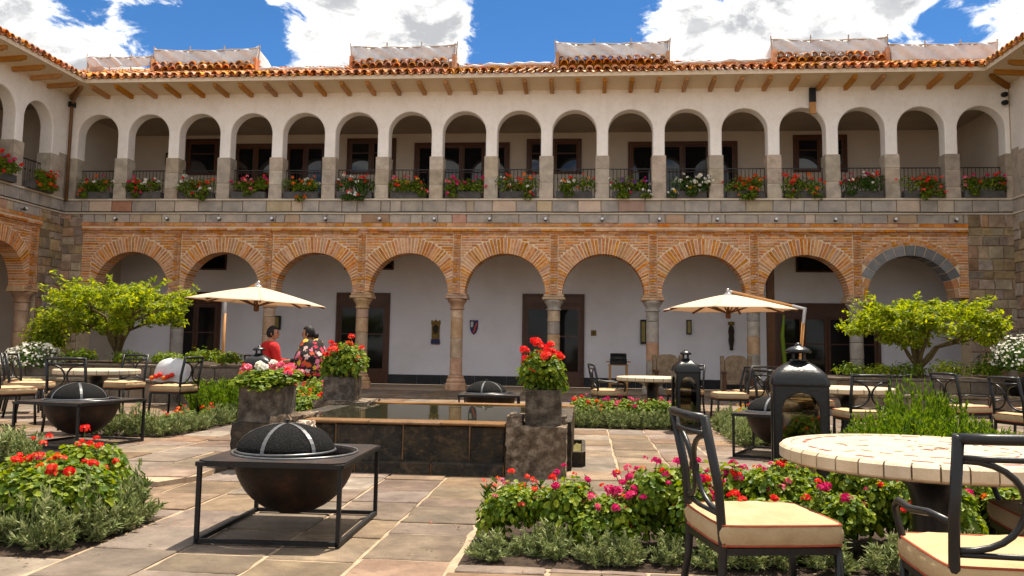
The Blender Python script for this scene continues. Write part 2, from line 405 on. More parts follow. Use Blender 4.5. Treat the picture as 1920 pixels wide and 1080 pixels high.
# ------------------------------------------------------------------ mesh builder
class MB:
    def __init__(self):
        self.v, self.f = [], []
        self.M = None

    def add(self, vs, fs):
        o = len(self.v)
        if self.M is not None:
            vs = [tuple(self.M @ Vector(p)) for p in vs]
        self.v += [tuple(p) for p in vs]
        self.f += [tuple(i + o for i in f) for f in fs]

    def box(self, x0, x1, y0, y1, z0, z1, j=0.0):
        vs = [(x0, y0, z0), (x1, y0, z0), (x1, y1, z0), (x0, y1, z0), (x0, y0, z1), (x1, y0, z1), (x1, y1, z1), (x0, y1, z1)]
        if j:
            vs = [tuple(c + RNG.uniform(-j, j) for c in p) for p in vs]
        self.add(vs, [(0, 3, 2, 1), (4, 5, 6, 7), (0, 1, 5, 4), (1, 2, 6, 5), (2, 3, 7, 6), (3, 0, 4, 7)])

    def cbox(self, x0, x1, y0, y1, z0, z1, c=0.008, j=0.0):
        """block with chamfered edges on its -y face and its top (24 faces)"""
        a = [(x0, y1, z0), (x1, y1, z0), (x1, y1, z1), (x0, y1, z1)]
        b = [(x0, y0 + c, z0), (x1, y0 + c, z0), (x1, y0 + c, z1), (x0, y0 + c, z1)]
        d = [(x0 + c, y0, z0 + c), (x1 - c, y0, z0 + c), (x1 - c, y0, z1 - c), (x0 + c, y0, z1 - c)]
        if j:
            k = [(RNG.uniform(-j, j), RNG.uniform(-j, j)) for _ in range(4)]
            b = [(p[0] + k[i][0], p[1], p[2] + k[i][1]) for i, p in enumerate(b)]
            d = [(p[0] + k[i][0], p[1] + RNG.uniform(-j, j) * .6, p[2] + k[i][1]) for i, p in enumerate(d)]
        fs = [(3, 2, 1, 0)]
        for i in range(4):
            n = (i + 1) % 4
            fs += [(i, n, 4 + n, 4 + i), (4 + i, 4 + n, 8 + n, 8 + i)]
        fs.append((8, 9, 10, 11))
        self.add(a + b + d, fs)

    def tube(self, pts, r, n=6, caps=True, closed=False, sq=False):
        pts = [Vector(p) for p in pts]
        m = len(pts)
        rs = r if isinstance(r, (list, tuple)) else [r] * m
        vs, fs = [], []
        up = None
        for i, p in enumerate(pts):
            a = pts[(i - 1) % m] if (closed or i > 0) else p
            b = pts[(i + 1) % m] if (closed or i < m - 1) else p
            t = (b - a)
            if t.length < 1e-9:
                t = Vector((0, 0, 1))
            t.normalize()
            if up is None:
                up = Vector((0, 0, 1)) if abs(t.z) < .9 else Vector((0, 1, 0))
            s = t.cross(up)
            if s.length < 1e-6:
                s = t.cross(Vector((1, 0, 0)))
            s.normalize()
            u2 = s.cross(t).normalized()
            up = u2
            for k in range(n):
                an = 2 * PI * (k + (.5 if sq else 0)) / n
                vs.append(p + (s * math.cos(an) + u2 * math.sin(an)) * rs[i] * (1.41 if sq else 1))
        seg = m if closed else m - 1
        for i in range(seg):
            j = (i + 1) % m
            for k in range(n):
                l = (k + 1) % n
                fs.append((i * n + k, i * n + l, j * n + l, j * n + k))
        if caps and not closed:
            fs.append(tuple(range(n - 1, -1, -1)))
            fs.append(tuple((m - 1) * n + k for k in range(n)))
        self.add(vs, fs)

    def lathe(self, prof, n=20, c=(0, 0, 0), cap=True, sx=1.0, sy=1.0, a0=0.0):
        vs, fs = [], []
        for (r, z) in prof:
            for k in range(n):
                a = 2 * PI * k / n + a0
                vs.append((c[0] + r * math.cos(a) * sx, c[1] + r * math.sin(a) * sy, c[2] + z))
        for i in range(len(prof) - 1):
            for k in range(n):
                l = (k + 1) % n
                fs.append((i * n + k, i * n + l, (i + 1) * n + l, (i + 1) * n + k))
        if cap:
            fs.append(tuple(range(n - 1, -1, -1)))
            fs.append(tuple((len(prof) - 1) * n + k for k in range(n)))
        self.add(vs, fs)

    def prism(self, poly, z0, z1):
        n = len(poly)
        self.add([(x, y, z0) for x, y in poly] + [(x, y, z1) for x, y in poly],
                 [tuple(range(n - 1, -1, -1)), tuple(range(n, 2 * n))] + [(i, (i + 1) % n, n + (i + 1) % n, n + i) for i in range(n)])

    def grid(self, fn, nu, nv):
        vs = [fn(i / nu, j / nv) for j in range(nv + 1) for i in range(nu + 1)]
        fs = [(j * (nu + 1) + i, j * (nu + 1) + i + 1, (j + 1) * (nu + 1) + i + 1, (j + 1) * (nu + 1) + i) for j in range(nv) for i in range(nu)]
        self.add(vs, fs)

    def np(self, V, Fc):
        o = len(self.v)
        self.v += [tuple(p) for p in V.tolist()]
        self.f += [tuple(i + o for i in f) for f in Fc]

    def mesh(self, name, m=None, smooth=False):
        me = bpy.data.meshes.new(name)
        me.from_pydata(self.v, [], self.f)
        if m is not None:
            me.materials.append(MT[m] if isinstance(m, str) else m)
        if smooth:
            me.polygons.foreach_set('use_smooth', [True] * len(me.polygons))
        me.update()
        return me

    def build(self, name, m, parent=None, smooth=False, loc=None, kind=None, bevel=0):
        o = ob(name, self.mesh(name, m, smooth), parent, loc)
        if kind:
            o['kind'] = kind
        if bevel:
            bm = o.modifiers.new('bevel', 'BEVEL')
            bm.width = bevel
            bm.segments = 2
            bm.limit_method = 'ANGLE'
        return o


def ob(name, me, parent=None, loc=None, rot=None, scale=None, m=None):
    o = bpy.data.objects.new(name, me)
    col.objects.link(o)
    if parent is not None:
        o.parent = parent
    if loc is not None:
        o.location = loc
    if rot is not None:
        o.rotation_euler = rot
    if scale is not None:
        o.scale = scale if isinstance(scale, (tuple, list)) else (scale,) * 3
    if m is not None and me is not None:
        o.material_slots[0].link = 'OBJECT'
        o.material_slots[0].material = MT[m] if isinstance(m, str) else m
    return o


def tag(o, label, cat, group=None, kind=None):
    o['label'] = label
    o['category'] = cat
    if group:
        o['group'] = group
    if kind:
        o['kind'] = kind
    return o


def thing(name, label, cat, loc=(0, 0, 0), rz=0.0, group=None, scale=1.0):
    o = bpy.data.objects.new(name, None)
    col.objects.link(o)
    o.empty_display_size = .1
    o.location = loc
    o.rotation_euler = (0, 0, rz)
    o.scale = (scale,) * 3 if not isinstance(scale, (tuple, list)) else scale
    return tag(o, label, cat, group)


def copy_tree(root, loc, rz, label, group=None, scale=None):
    r = root.copy()
    col.objects.link(r)
    r.location = loc
    r.rotation_euler = (0, 0, rz)
    if scale:
        r.scale = (scale,) * 3
    r['label'] = label
    if group:
        r['group'] = group
    for ch in list(root.children):
        c = ch.copy()
        col.objects.link(c)
        c.parent = r
        for g in list(ch.children):
            d = g.copy()
            col.objects.link(d)
            d.parent = c
    return r


def struct(o):
    o['kind'] = 'structure'
    return o


ORD = ['first', 'second', 'third', 'fourth', 'fifth', 'sixth', 'seventh', 'eighth', 'ninth', 'tenth', 'eleventh', 'twelfth', 'thirteenth',
       'fourteenth', 'fifteenth', 'sixteenth', 'seventeenth', 'eighteenth', 'nineteenth', 'twentieth']

# ------------------------------------------------------------------ ground and paving
FY = 22.826
PLAT_Z = 0.05
mb = MB(); mb.box(-150, 150, -150, 150, -.30, -.09)
struct(mb.build('ground', 'ground'))

BEDS = [  # x0,x1,y0,y1 of the planting beds cut into the paving
    (-.70, 3.35, 4.69, 6.02), (-5.4, -2.87, 4.52, 5.66), (-6.4, -4.98, 9.85, 14.2), (-4.62, -3.42, 10.75, 13.6),
    (-.20, 1.32, 12.75, 14.15), (1.98, 3.1, 10.75, 13.75), (2.55, 4.6, 7.9, 9.9), (-6.6, -5.15, 7.25, 8.1)]
PLATFORM = [(-15.1, 7.05), (-4.75, 7.05), (-4.1, 6.98), (-3.52, 6.78), (-3.36, 7.15), (-3.43, 7.85), (-3.43, 15.6), (-15.1, 15.6)]


def in_poly(x, y, poly):
    c = False
    n = len(poly)
    for i in range(n):
        x1, y1 = poly[i]
        x2, y2 = poly[(i + 1) % n]
        if (y1 > y) != (y2 > y) and x < (x2 - x1) * (y - y1) / (y2 - y1) + x1:
            c = not c
    return c


def project(x, y, z):
    d = Vector((x, y, z - CAM_H))
    w = d.dot(_f)
    if w < .2:
        return None
    return 960 + F_PX * d.dot(_r) / w, Y0_PX - F_PX * d.dot(_u) / w


pave = MB()
pave.box(-15.1, 11.25, -6, 26, -.085, -.0075)
pavement = struct(pave.build('pavement', 'joint'))
soil = MB()
stones = []


def subtract(r, b):
    x0, x1, y0, y1 = r
    a0, a1, b0, b1 = b
    if x1 <= a0 or x0 >= a1 or y1 <= b0 or y0 >= b1:
        return [r]
    out = []
    if x0 < a0:
        out.append((x0, a0, y0, y1))
    if x1 > a1:
        out.append((a1, x1, y0, y1))
    m0, m1 = max(x0, a0), min(x1, a1)
    if y0 < b0:
        out.append((m0, m1, y0, b0))
    if y1 > b1:
        out.append((m0, m1, b1, y1))
    return out


FOUNTAIN_RECT = (-3.3, -.2, 8.0, 10.6)
R2 = random.Random(3)
x = -.188 - .534 * 28
while x < 11.2:
    y = -1.0 + R2.uniform(-.12, .12)
    while y < 22.6:
        d = R2.uniform(.50, .66)
        if R2.random() < .12:
            d *= .6
        rects = [(x, x + .534, y, min(y + d, 22.6))]
        for b in BEDS + [FOUNTAIN_RECT]:
            rects = [q for r in rects for q in subtract(r, b)]
        for (a0, a1, b0, b1) in rects:
            if a1 - a0 > .07 and b1 - b0 > .07:
                cx, cy = (a0 + a1) / 2, (b0 + b1) / 2
                onp = in_poly(cx, cy, PLATFORM)
                stones.append((a0, a1, b0, b1, PLAT_Z if onp else 0.0))
        y += d
    x += .534


def stone_mesh(mbx, a0, a1, b0, b1, z):
    g = R2.uniform(.007, .014)
    dz = R2.uniform(-.0035, .005)
    t = [R2.uniform(-.0025, .004) for _ in range(4)]
    # outline with a few uneven points, chamfered top
    pts = []
    cs = [(a0 + g, b0 + g), (a1 - g, b0 + g), (a1 - g, b1 - g), (a0 + g, b1 - g)]
    for i in range(4):
        p, q = cs[i], cs[(i + 1) % 4]
        pts.append((p[0] + R2.uniform(-.009, .009), p[1] + R2.uniform(-.009, .009)))
        for s in (.33, .66):
            pts.append((p[0] + (q[0] - p[0]) * s + R2.uniform(-.011, .011), p[1] + (q[1] - p[1]) * s + R2.uniform(-.011, .011)))
    n = len(pts)
    cx, cy = (a0 + a1) / 2, (b0 + b1) / 2
    c = .012

    def top(px, py):
        u, v = (px - a0) / (a1 - a0), (py - b0) / (b1 - b0)
        return z + dz + t[0] * (1 - u) * (1 - v) + t[1] * u * (1 - v) + t[2] * u * v + t[3] * (1 - u) * v
    lo = [(px, py, -.06) for px, py in pts]
    mid = [(px, py, top(px, py) - .005) for px, py in pts]
    hi = []
    for px, py in pts:
        dx, dy = cx - px, cy - py
        l = math.hypot(dx, dy)
        hx, hy = px + dx / l * c, py + dy / l * c
        hi.append((hx, hy, top(hx, hy)))
    fs = [(i, (i + 1) % n, n + (i + 1) % n, n + i) for i in range(n)] + [(n + i, n + (i + 1) % n, 2 * n + (i + 1) % n, 2 * n + i) for i in range(n)]
    fs.append(tuple(range(2 * n, 3 * n)))
    mbx.add(lo + mid + hi, fs)


def px_area(s):
    cx, cy = (s[0] + s[1]) / 2, (s[2] + s[3]) / 2
    p = project(cx, cy, s[4])
    if p is None or not (-60 < p[0] < 1980 and p[1] < 1150):
        return -1
    return 1e4 * (s[1] - s[0]) * (s[3] - s[2]) / max(cy, 1) ** 3


stones.sort(key=px_area, reverse=True)
for s in stones[:300]:
    m1 = MB(); stone_mesh(m1, *s)
    m1.build('flagstone', 'flag', pavement)
m1 = MB()
for s in stones[300:]:
    stone_mesh(m1, *s)
m1.build('flagstones', 'flag_isl', pavement, kind='stuff')
# raised terrace body under the left-hand stones
m1 = MB(); m1.prism(PLATFORM, -.05, PLAT_Z - .0075)
m1.build('terrace_bed', 'joint', pavement)
for b in BEDS:
    m1 = MB()
    nu, nv = max(4, int((b[1] - b[0]) / .12)), max(4, int((b[3] - b[2]) / .12))
    onp = in_poly((b[0] + b[1]) / 2, (b[2] + b[3]) / 2, PLATFORM)
    zb = (PLAT_Z if onp else 0) - .004
    m1.grid(lambda u, v: (b[0] + .01 + u * (b[1] - b[0] - .02), b[2] + .01 + v * (b[3] - b[2] - .02), zb + RNG.uniform(-.004, .022) * (1 if 0 < u < 1 and 0 < v < 1 else 0)), nu, nv)
    struct(m1.build('bed_soil', 'soil', smooth=True))


# ------------------------------------------------------------------ building wings
def arch_wall(mb, x0, x1, z0, z1, y0, y1, arches, ch=0.02, n=28, back=True):
    """wall slab between y0 (outer) and y1 with round-headed openings (cx, half, spring)"""
    arches = sorted(arches)
    prev = x0
    ys = [(y0, 1)] + ([(y1, 0)] if back else [])
    for (cx, h, sp) in arches + [(x1 + 1e3, 1e3, 0)]:
        a = min(cx - h, x1)
        for (yy, front) in ys:
            c = ch if front and cx < x1 else 0
            pc = ch if front and prev > x0 else 0
            q = [(prev + pc, yy, z0), (a - c, yy, z0), (a - c, yy, z1), (prev + pc, yy, z1)]
            mb.add(q, [(0, 1, 2, 3) if front else (3, 2, 1, 0)])
        if cx > x1:
            break
        arc = [(cx - h * math.cos(PI * i / n), sp + h * math.sin(PI * i / n)) for i in range(n + 1)]
        arco = [(cx - (h + ch) * math.cos(PI * i / n), sp + (h + ch) * math.sin(PI * i / n)) for i in range(n + 1)]
        path = [(cx - h, z0)] + arc + [(cx + h, z0)]
        patho = [(cx - h - ch, z0)] + arco + [(cx + h + ch, z0)]
        for i in range(n):
            p, q = arco[i], arco[i + 1]
            mb.add([(p[0], y0, p[1]), (q[0], y0, q[1]), (q[0], y0, z1), (p[0], y0, z1)], [(0, 1, 2, 3)])
            if back:
                p, q = arc[i], arc[i + 1]
                mb.add([(p[0], y1, p[1]), (q[0], y1, q[1]), (q[0], y1, z1), (p[0], y1, z1)], [(3, 2, 1, 0)])
        for i in range(len(path) - 1):
            p, q, po, qo = path[i], path[i + 1], patho[i], patho[i + 1]
            mb.add([(po[0], y0, po[1]), (p[0], y0 + ch, p[1]), (q[0], y0 + ch, q[1]), (qo[0], y0, qo[1])], [(0, 1, 2, 3)])
            mb.add([(p[0], y0 + ch, p[1]), (p[0], y1, p[1]), (q[0], y1, q[1]), (q[0], y0 + ch, q[1])], [(0, 1, 2, 3)])
        prev = cx + h
    mb.add([(x0, y0, z1), (x1, y0, z1), (x1, y1, z1), (x0, y1, z1)], [(0, 1, 2, 3)])
    for xx in (x0, x1):
        mb.add([(xx, y0, z0), (xx, y0, z1), (xx, y1, z1), (xx, y1, z0)], [(0, 1, 2, 3)])


SPR, RIN, ROUT = 2.66, 1.115, 1.535          # lower arcade
UP_H, UP_SP, UP_TOP = .615, 7.21, 8.46        # upper gallery arches
PAR_T, PAR_M, COR_T = 5.313, 4.90, 4.615      # parapet top, cable line, top of the brick cornice
PIL_T = 6.52
PITCH_R = .375
OVER = 1.03

NV = 47
VOUS = []
for k in range(NV):
    t0 = PI * (k + .14 + .05 * math.sin(k * 7.1)) / NV
    t1 = PI * (k + .87 + .05 * math.sin(k * 5.3)) / NV
    m1 = MB()
    rr = random.Random(k)
    tm = (t0 + t1) / 2
    ro = min(ROUT + rr.uniform(-.02, .02), 1.225 / max(abs(math.cos(tm)), 1e-3))
    yo = -.020 + rr.uniform(-.007, .006)
    vs = []
    for yy in (yo, .47):
        for (t, r) in ((t0, RIN), (t1, RIN), (t1, ro), (t0, ro)):
            vs.append((-r * math.cos(t), yy, r * math.sin(t)))
    m1.add(vs, [(0, 1, 2, 3), (7, 6, 5, 4), (0, 4, 5, 1), (1, 5, 6, 2), (2, 6, 7, 3), (3, 7, 4, 0)])
    VOUS.append(m1)
VOUS_ME = [m1.mesh('voussoir', 'brick_piece') for m1 in VOUS]

# roof tile: half round, tapering, resting on the one below
def tile_mesh(mbx, x, y, z, l=.42, r0=.098, r1=.078, pitch=PITCH_R, inv=False, n=6, th=.016):
    dz = l * pitch / math.sqrt(1 + pitch * pitch)
    dy = l / math.sqrt(1 + pitch * pitch)
    vs, fs = [], []
    for (s, r) in ((0, r0), (1, r1)):
        for k in range(n + 1):
            a = PI * k / n
            sz = -1 if inv else 1
            for q in (r, r - th):
                vs.append((x - q * math.cos(a), y + dy * s, z + dz * s + sz * q * math.sin(a) + (.02 * (1 - s))))
    st = 2 * (n + 1)
    for k in range(n):
        a = 2 * k
        fs += [(a, a + 2, st + a + 2, st + a), (a + 1, st + a + 1, st + a + 3, a + 3), (a, a + 1, a + 3, a + 2)]
    mbx.add(vs, fs)


_m = MB(); tile_mesh(_m, 0, 0, 0)
TILE_ME = _m.mesh('roof_tile', 'tile', smooth=False)


def column(parent, cx, kind, rr):
    mcap = kind if isinstance(kind, str) else kind[0]
    c = thing_part('column', parent, (cx, .21, 0))
    b = MB()
    b.lathe([(.30, 0), (.30, .17), (.27, .20)], 8, a0=PI / 8)
    b.lathe([(.255, .20), (.265, .25), (.25, .30), (.215, .33), (.225, .37), (.195, .41)], 20, cap=False)
    b.build('base', mcap, c)
    z = .41
    cuts = sorted([rr.uniform(.8, 1.1), rr.uniform(1.35, 1.6), rr.uniform(1.8, 2.0)]) + [2.22]
    for i, zt in enumerate(cuts):
        d = MB()
        r0, r1 = .178 - .008 * (z / 2.2), .178 - .008 * (zt / 2.2)
        d.lathe([(r0 - .008, z + .004), (r0, z + .016), (r1, zt - .016), (r1 - .008, zt - .004)], 20)
        kk = kind if isinstance(kind, str) else kind[min(i, len(kind) - 1)]
        d.build('drum', kk, c, smooth=False)
        z = zt
    d = MB()
    d.lathe([(.168, 2.215), (.205, 2.235), (.205, 2.265), (.175, 2.28), (.185, 2.33), (.225, 2.40), (.265, 2.455), (.275, 2.49), (.25, 2.51)], 20)
    d.build('capital', mcap, c)
    d = MB()
    d.cbox(-.31, .31, -.26, .26, 2.51, 2.58, c=.02)
    d.cbox(-.28, .28, -.235, .255, 2.582, SPR, c=.02)
    d.build('abacus', 'col_warm', c)
    return c


def thing_part(name, parent, loc):
    o = bpy.data.objects.new(name, None)
    col.objects.link(o)
    o.parent = parent
    o.location = loc
    return o


def stone_rows(parent, name, x0, x1, z0, z1, y, rr, h=(.22, .36), w=(.2, .42), mats=('pier',), proud=(.01, .05), hole=None, gap=.012):
    z = z0
    while z < z1 - .06:
        hh = min(rr.uniform(*h), z1 - z)
        if z1 - (z + hh) < .1:
            hh = z1 - z
        xx = x0
        while xx < x1 - .02:
            ww = rr.uniform(*w)
            if x1 - (xx + ww) < .1:
                ww = x1 - xx
            if hole is None or not hole(xx, xx + ww, z, z + hh):
                m1 = MB()
                p = rr.uniform(*proud)
                m1.cbox(-ww / 2 + gap, ww / 2 - gap, -p, .06, -hh / 2 + gap, hh / 2 - gap, c=.016, j=.008)
                m1.build(name, rr.choice(mats), parent, loc=(xx + ww / 2, y, z + hh / 2))
            xx += ww
        z += hh


def wing(name, label, x0, x1, up_c, low_c, cols_x, loc, rz, seed, kinds, indiv, stone_arch=None, pier_l=None, pier_r=None, eave=None,
         valley=(None, None), openings=None, raf=None, closed=(True, True), back_y=3.16):
    rr = random.Random(seed)
    B = thing(name, label, 'building', loc, rz)
    # --- upper white wall
    m1 = MB()
    arch_wall(m1, x0 - .001, x1 + .001, PIL_T, UP_TOP, .02, .40, [(c, UP_H, UP_SP) for c in up_c])
    m1.build('upper_wall', 'plaster', B)
    # pillars: stone blocks under the white shafts
    pcs = [up_c[0] - .774] + [(a + b) / 2 for a, b in zip(up_c, up_c[1:])] + [up_c[-1] + .774]
    for i, pc in enumerate(pcs):
        p = thing_part('pillar', B, (pc, 0, PAR_T))
        z = 0
        hh = PIL_T - PAR_T
        cuts = rr.choice([[.45, hh], [.6, hh], [.3, .75, hh], [.4, .82, hh]])
        for zt in cuts:
            s = MB(); s.cbox(-.195, .195, -.015, .43, z + .004, zt - .004, c=.014, j=.004)
            s.build('stone', 'pillar', p)
            z = zt
        s = MB(); s.box(-.178, .178, .0, .42, 0, hh); s.build('core', 'pale_mortar', p)
    # --- parapet band
    m1 = MB()
    m1.box(x0, x1, .03, .45, COR_T - .02, PAR_T - .05)
    m1.build('parapet_core', 'pale_mortar', B)
    m1 = MB(); m1.box(x0, x1, -.055, .46, PAR_T - .05, PAR_T)
    m1.build('parapet_coping', 'pale_mortar', B)
    for (za, zb, wmin, wmax) in ((PAR_M + .02, PAR_T - .052, .22, .75), (COR_T + .003, PAR_M - .03, .25, .9)):
        xx = x0
        while xx < x1 - .02:
            ww = rr.uniform(wmin, wmax)
            if x1 - xx - ww < .2:
                ww = x1 - xx
            s = MB(); s.cbox(-ww / 2 + .011, ww / 2 - .011, -.012 - rr.uniform(0, .018), .05, za + .006, zb - .006, c=.01, j=.007)
            q = rr.random()
            s.build('stone', 'parapet' if q < .76 else ('parapet_red' if q < .83 else 'parapet_tan'), B, loc=(xx + ww / 2, 0, 0))
            xx += ww
    m1 = MB(); m1.box(x0, x1, -.045, .03, PAR_M - .028, PAR_M + .018)
    m1.build('string_course', 'pale_mortar', B)
    # --- lower brick arcade
    bx0 = pier_l[1] if pier_l else x0
    bx1 = pier_r[0] if pier_r else x1
    m1 = MB()
    arch_wall(m1, bx0, bx1, SPR - .001, 4.615, 0.0, .47, [(c, RIN + .02, SPR) for c in low_c], ch=.001)
    m1.build('brick_core', 'mortar', B)
    for c in low_c:
        m1 = MB()
        for i in range(40):
            t0, t1 = PI * i / 40, PI * (i + 1) / 40
            q = []
            for t in (t0, t1):
                ro = min(ROUT + .01, 1.23 / max(abs(math.cos(t)), .001))
                q.append((-(RIN + .006) * math.cos(t), (RIN + .006) * math.sin(t), -ro * math.cos(t), ro * math.sin(t)))
            (a, b_, c_, d_), (e, f, g, h) = q
            m1.add([(a, -.011, b_), (e, -.011, f), (g, -.011, h), (c_, -.011, d_), (a, .465, b_), (e, .465, f)], [(0, 3, 2, 1), (0, 1, 5, 4)])
        m1.build('arch_mortar', 'mortar', B, loc=(c, 0, SPR))
    # spandrel bricks
    m1 = MB()
    bh, gp = .052, .021
    z = SPR + .004
    half = 2.694 / 2
    while z < 4.31:
        zm = z + bh / 2
        hh = math.sqrt(max(0, (ROUT + .02) ** 2 - (zm - SPR) ** 2)) if zm - SPR < ROUT + .02 else 0
        for c in low_c:
            for sgn in (-1, 1):
                lo_, hi_ = min(hh, 1.235), 1.228
                if c == low_c[0] and sgn < 0:
                    hi_ = c - bx0
                if c == low_c[-1] and sgn > 0:
                    hi_ = bx1 - c
                xx = lo_ + rr.uniform(0, .03)
                while xx < hi_ - .03:
                    ww = rr.uniform(.14, .31)
                    if hi_ - xx - ww < .08:
                        ww = hi_ - xx
                    a, b = c + sgn * (xx + .006), c + sgn * (xx + ww - .008)
                    m1.box(min(a, b), max(a, b), -.006 - rr.uniform(0, .010), .05, z + rr.uniform(-.004, .004), z + bh + rr.uniform(-.006, .004))
                    xx += ww
        z += bh + gp
    m1.build('spandrel_bricks', 'brick', B, kind='stuff')
    # pilaster strips over the columns
    for cx in cols_x:
        p = MB()
        z = SPR + .004
        k = 0
        while z < 4.31:
            if k % 2:
                p.box(cx - .098, cx + .098, -.055 - rr.uniform(0, .008), .05, z, z + bh)
            else:
                p.box(cx - .098, cx - .006, -.055 - rr.uniform(0, .008), .05, z, z + bh)
                p.box(cx + .006, cx + .098, -.055 - rr.uniform(0, .008), .05, z, z + bh)
            z += bh + gp
            k += 1
        p.build('pilaster', 'brick', B, kind='stuff')
    # cornice courses
    m1 = MB()
    for (za, zb, pr) in ((4.335, 4.385, .05), (4.393, 4.452, .095), (4.462, 4.51, .045), (4.52, 4.606, .105)):
        xx = bx0
        while xx < bx1 - .02:
            ww = rr.uniform(.2, .34)
            if bx1 - xx - ww < .12:
                ww = bx1 - xx
            m1.box(xx + .005, xx + ww - .006, -pr + rr.uniform(-.008, .008), .05, za + rr.uniform(-.004, .003), zb + rr.uniform(-.004, .004))
            xx += ww
    m1.build('cornice_bricks', 'brick', B, kind='stuff')
    m1 = MB(); m1.box(bx0, bx1, -.07, .02, 4.40, 4.59); m1.build('cornice_mortar', 'mortar', B)
    # arches
    for ai, c in enumerate(low_c):
        if stone_arch is not None and ai == stone_arch:
            a = thing_part('stone_arch', B, (c, 0, SPR))
            ns = 15
            for k in range(ns):
                t0, t1 = PI * (k + .05) / ns, PI * (k + .95) / ns
                ro = min(RIN + .27, 1.21 / max(abs(math.cos((t0 + t1) / 2)), .001))
                s = MB()
                vs = []
                for yy in (-.035, .47):
                    for (t, r) in ((t0, RIN), (t1, RIN), (t1, ro), (t0, ro)):
                        vs.append((-r * math.cos(t), yy, r * math.sin(t)))
                s.add(vs, [(0, 1, 2, 3), (7, 6, 5, 4), (0, 4, 5, 1), (1, 5, 6, 2), (2, 6, 7, 3), (3, 7, 4, 0)])
                s.build('arch_stone', 'voussoir_grey' if 1 < k < ns - 2 else 'brick_piece', a)
            s = MB()
            for k in range(30):
                t0, t1 = PI * (k + .04) / 30, PI * (k + .96) / 30
                tm = (t0 + t1) / 2
                ri, ro = RIN + .285, RIN + .345
                if abs(math.cos(tm)) * ro > 1.22:
                    continue
                vs = []
                for yy in (-.03, .05):
                    for (t, r) in ((t0, ri), (t1, ri), (t1, ro), (t0, ro)):
                        vs.append((-r * math.cos(t), yy, r * math.sin(t)))
                s.add(vs, [(0, 1, 2, 3), (7, 6, 5, 4), (0, 4, 5, 1), (1, 5, 6, 2), (2, 6, 7, 3), (3, 7, 4, 0)])
            s.build('brick_ring', 'brick', a, kind='stuff')
            # bricks filling out to the spandrel line
            s = MB()
            for k in range(40):
                t0, t1 = PI * (k + .05) / 40, PI * (k + .95) / 40
                tm = (t0 + t1) / 2
                ri, ro = RIN + .355, ROUT + .01
                lim = 1.22 / max(abs(math.cos(tm)), .001)
                if ri > lim:
                    continue
                ro = min(ro, lim)
                vs = []
                for yy in (-.02, .05):
                    for (t, r) in ((t0, ri), (t1, ri), (t1, ro), (t0, ro)):
                        vs.append((-r * math.cos(t), yy, r * math.sin(t)))
                s.add(vs, [(0, 1, 2, 3), (7, 6, 5, 4), (0, 4, 5, 1), (1, 5, 6, 2), (2, 6, 7, 3), (3, 7, 4, 0)])
            s.build('outer_ring', 'brick', a, kind='stuff')
        elif ai in indiv:
            a = thing_part('brick_arch', B, (c, 0, SPR))
            for k in range(NV):
                ob('brick', VOUS_ME[k], a)
        else:
            s = MB()
            for v in VOUS:
                s.add(v.v, v.f)
            s.build('brick_arch', 'brick', B, loc=(c, 0, SPR), kind='stuff')
    for i, cx in enumerate(cols_x):
        column(B, cx, kinds[i % len(kinds)], rr)
    # piers at the ends
    for pz in (pier_l, pier_r):
        if pz:
            m1 = MB(); m1.box(pz[0], pz[1], .012, .6, 0, COR_T + .25); m1.build('pier_core', 'pier_mortar', B)
            stone_rows(B, 'pier_stone', pz[0], pz[1], 0, COR_T + (.26 if pz is pier_r else .26), .0, rr, h=(.20, .36), w=(.2, .46), proud=(.015, .05))
    # --- floors, ceilings and back walls
    D = back_y
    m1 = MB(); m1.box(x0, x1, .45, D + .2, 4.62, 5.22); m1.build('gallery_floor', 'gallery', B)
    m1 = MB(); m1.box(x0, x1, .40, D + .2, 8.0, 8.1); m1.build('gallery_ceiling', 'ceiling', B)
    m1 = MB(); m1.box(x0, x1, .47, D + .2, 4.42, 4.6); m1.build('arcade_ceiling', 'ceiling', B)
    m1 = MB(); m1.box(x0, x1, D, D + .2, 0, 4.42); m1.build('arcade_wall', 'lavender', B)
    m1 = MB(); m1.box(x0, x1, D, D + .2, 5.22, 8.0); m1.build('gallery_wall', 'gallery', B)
    for e, xx in enumerate((x0, x1)):
        if closed[e]:
            s = -1 if e == 0 else 1
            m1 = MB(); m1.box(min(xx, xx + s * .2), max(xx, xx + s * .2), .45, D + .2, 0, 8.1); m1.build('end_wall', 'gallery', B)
    xx = x0
    while xx < x1 - .05:
        ww = min(rr.uniform(.6, 1.2), x1 - xx)
        s = MB(); s.box(xx + .004, xx + ww - .004, D - .025, D - .001, 0, .30); s.build('skirting_stone', 'black_stone', B)
        xx += ww
    # --- eaves
    e0, e1 = eave
    m1 = MB()
    m1.add([(e0 - (1.03 if valley[0] is not None else 0), .02, 8.40), (e1 + (1.03 if valley[1] is not None else 0), .02, 8.40), (e1, -OVER, 8.455), (e0, -OVER, 8.455),
            (e0 - (1.03 if valley[0] is not None else 0), .02, 8.44), (e1 + (1.03 if valley[1] is not None else 0), .02, 8.44), (e1, -OVER, 8.50), (e0, -OVER, 8.50)],
           [(3, 2, 1, 0), (4, 5, 6, 7), (0, 1, 5, 4), (1, 2, 6, 5), (2, 3, 7, 6), (3, 0, 4, 7)])
    m1.build('soffit', 'cream', B)
    m1 = MB(); m1.box(e0, e1, -OVER - .03, -OVER - .001, 8.435, 8.545); m1.build('fascia', 'fascia', B)
    rm = MB()
    w2, hh = .05, .125
    vs = []
    for (yy, za, zb) in ((.0, 8.285, 8.43), (-.72, 8.315, 8.46), (-.80, 8.345, 8.465), (-.86, 8.355, 8.47)):
        vs += [(-w2, yy, za), (w2, yy, za), (w2, yy, zb), (-w2, yy, zb)]
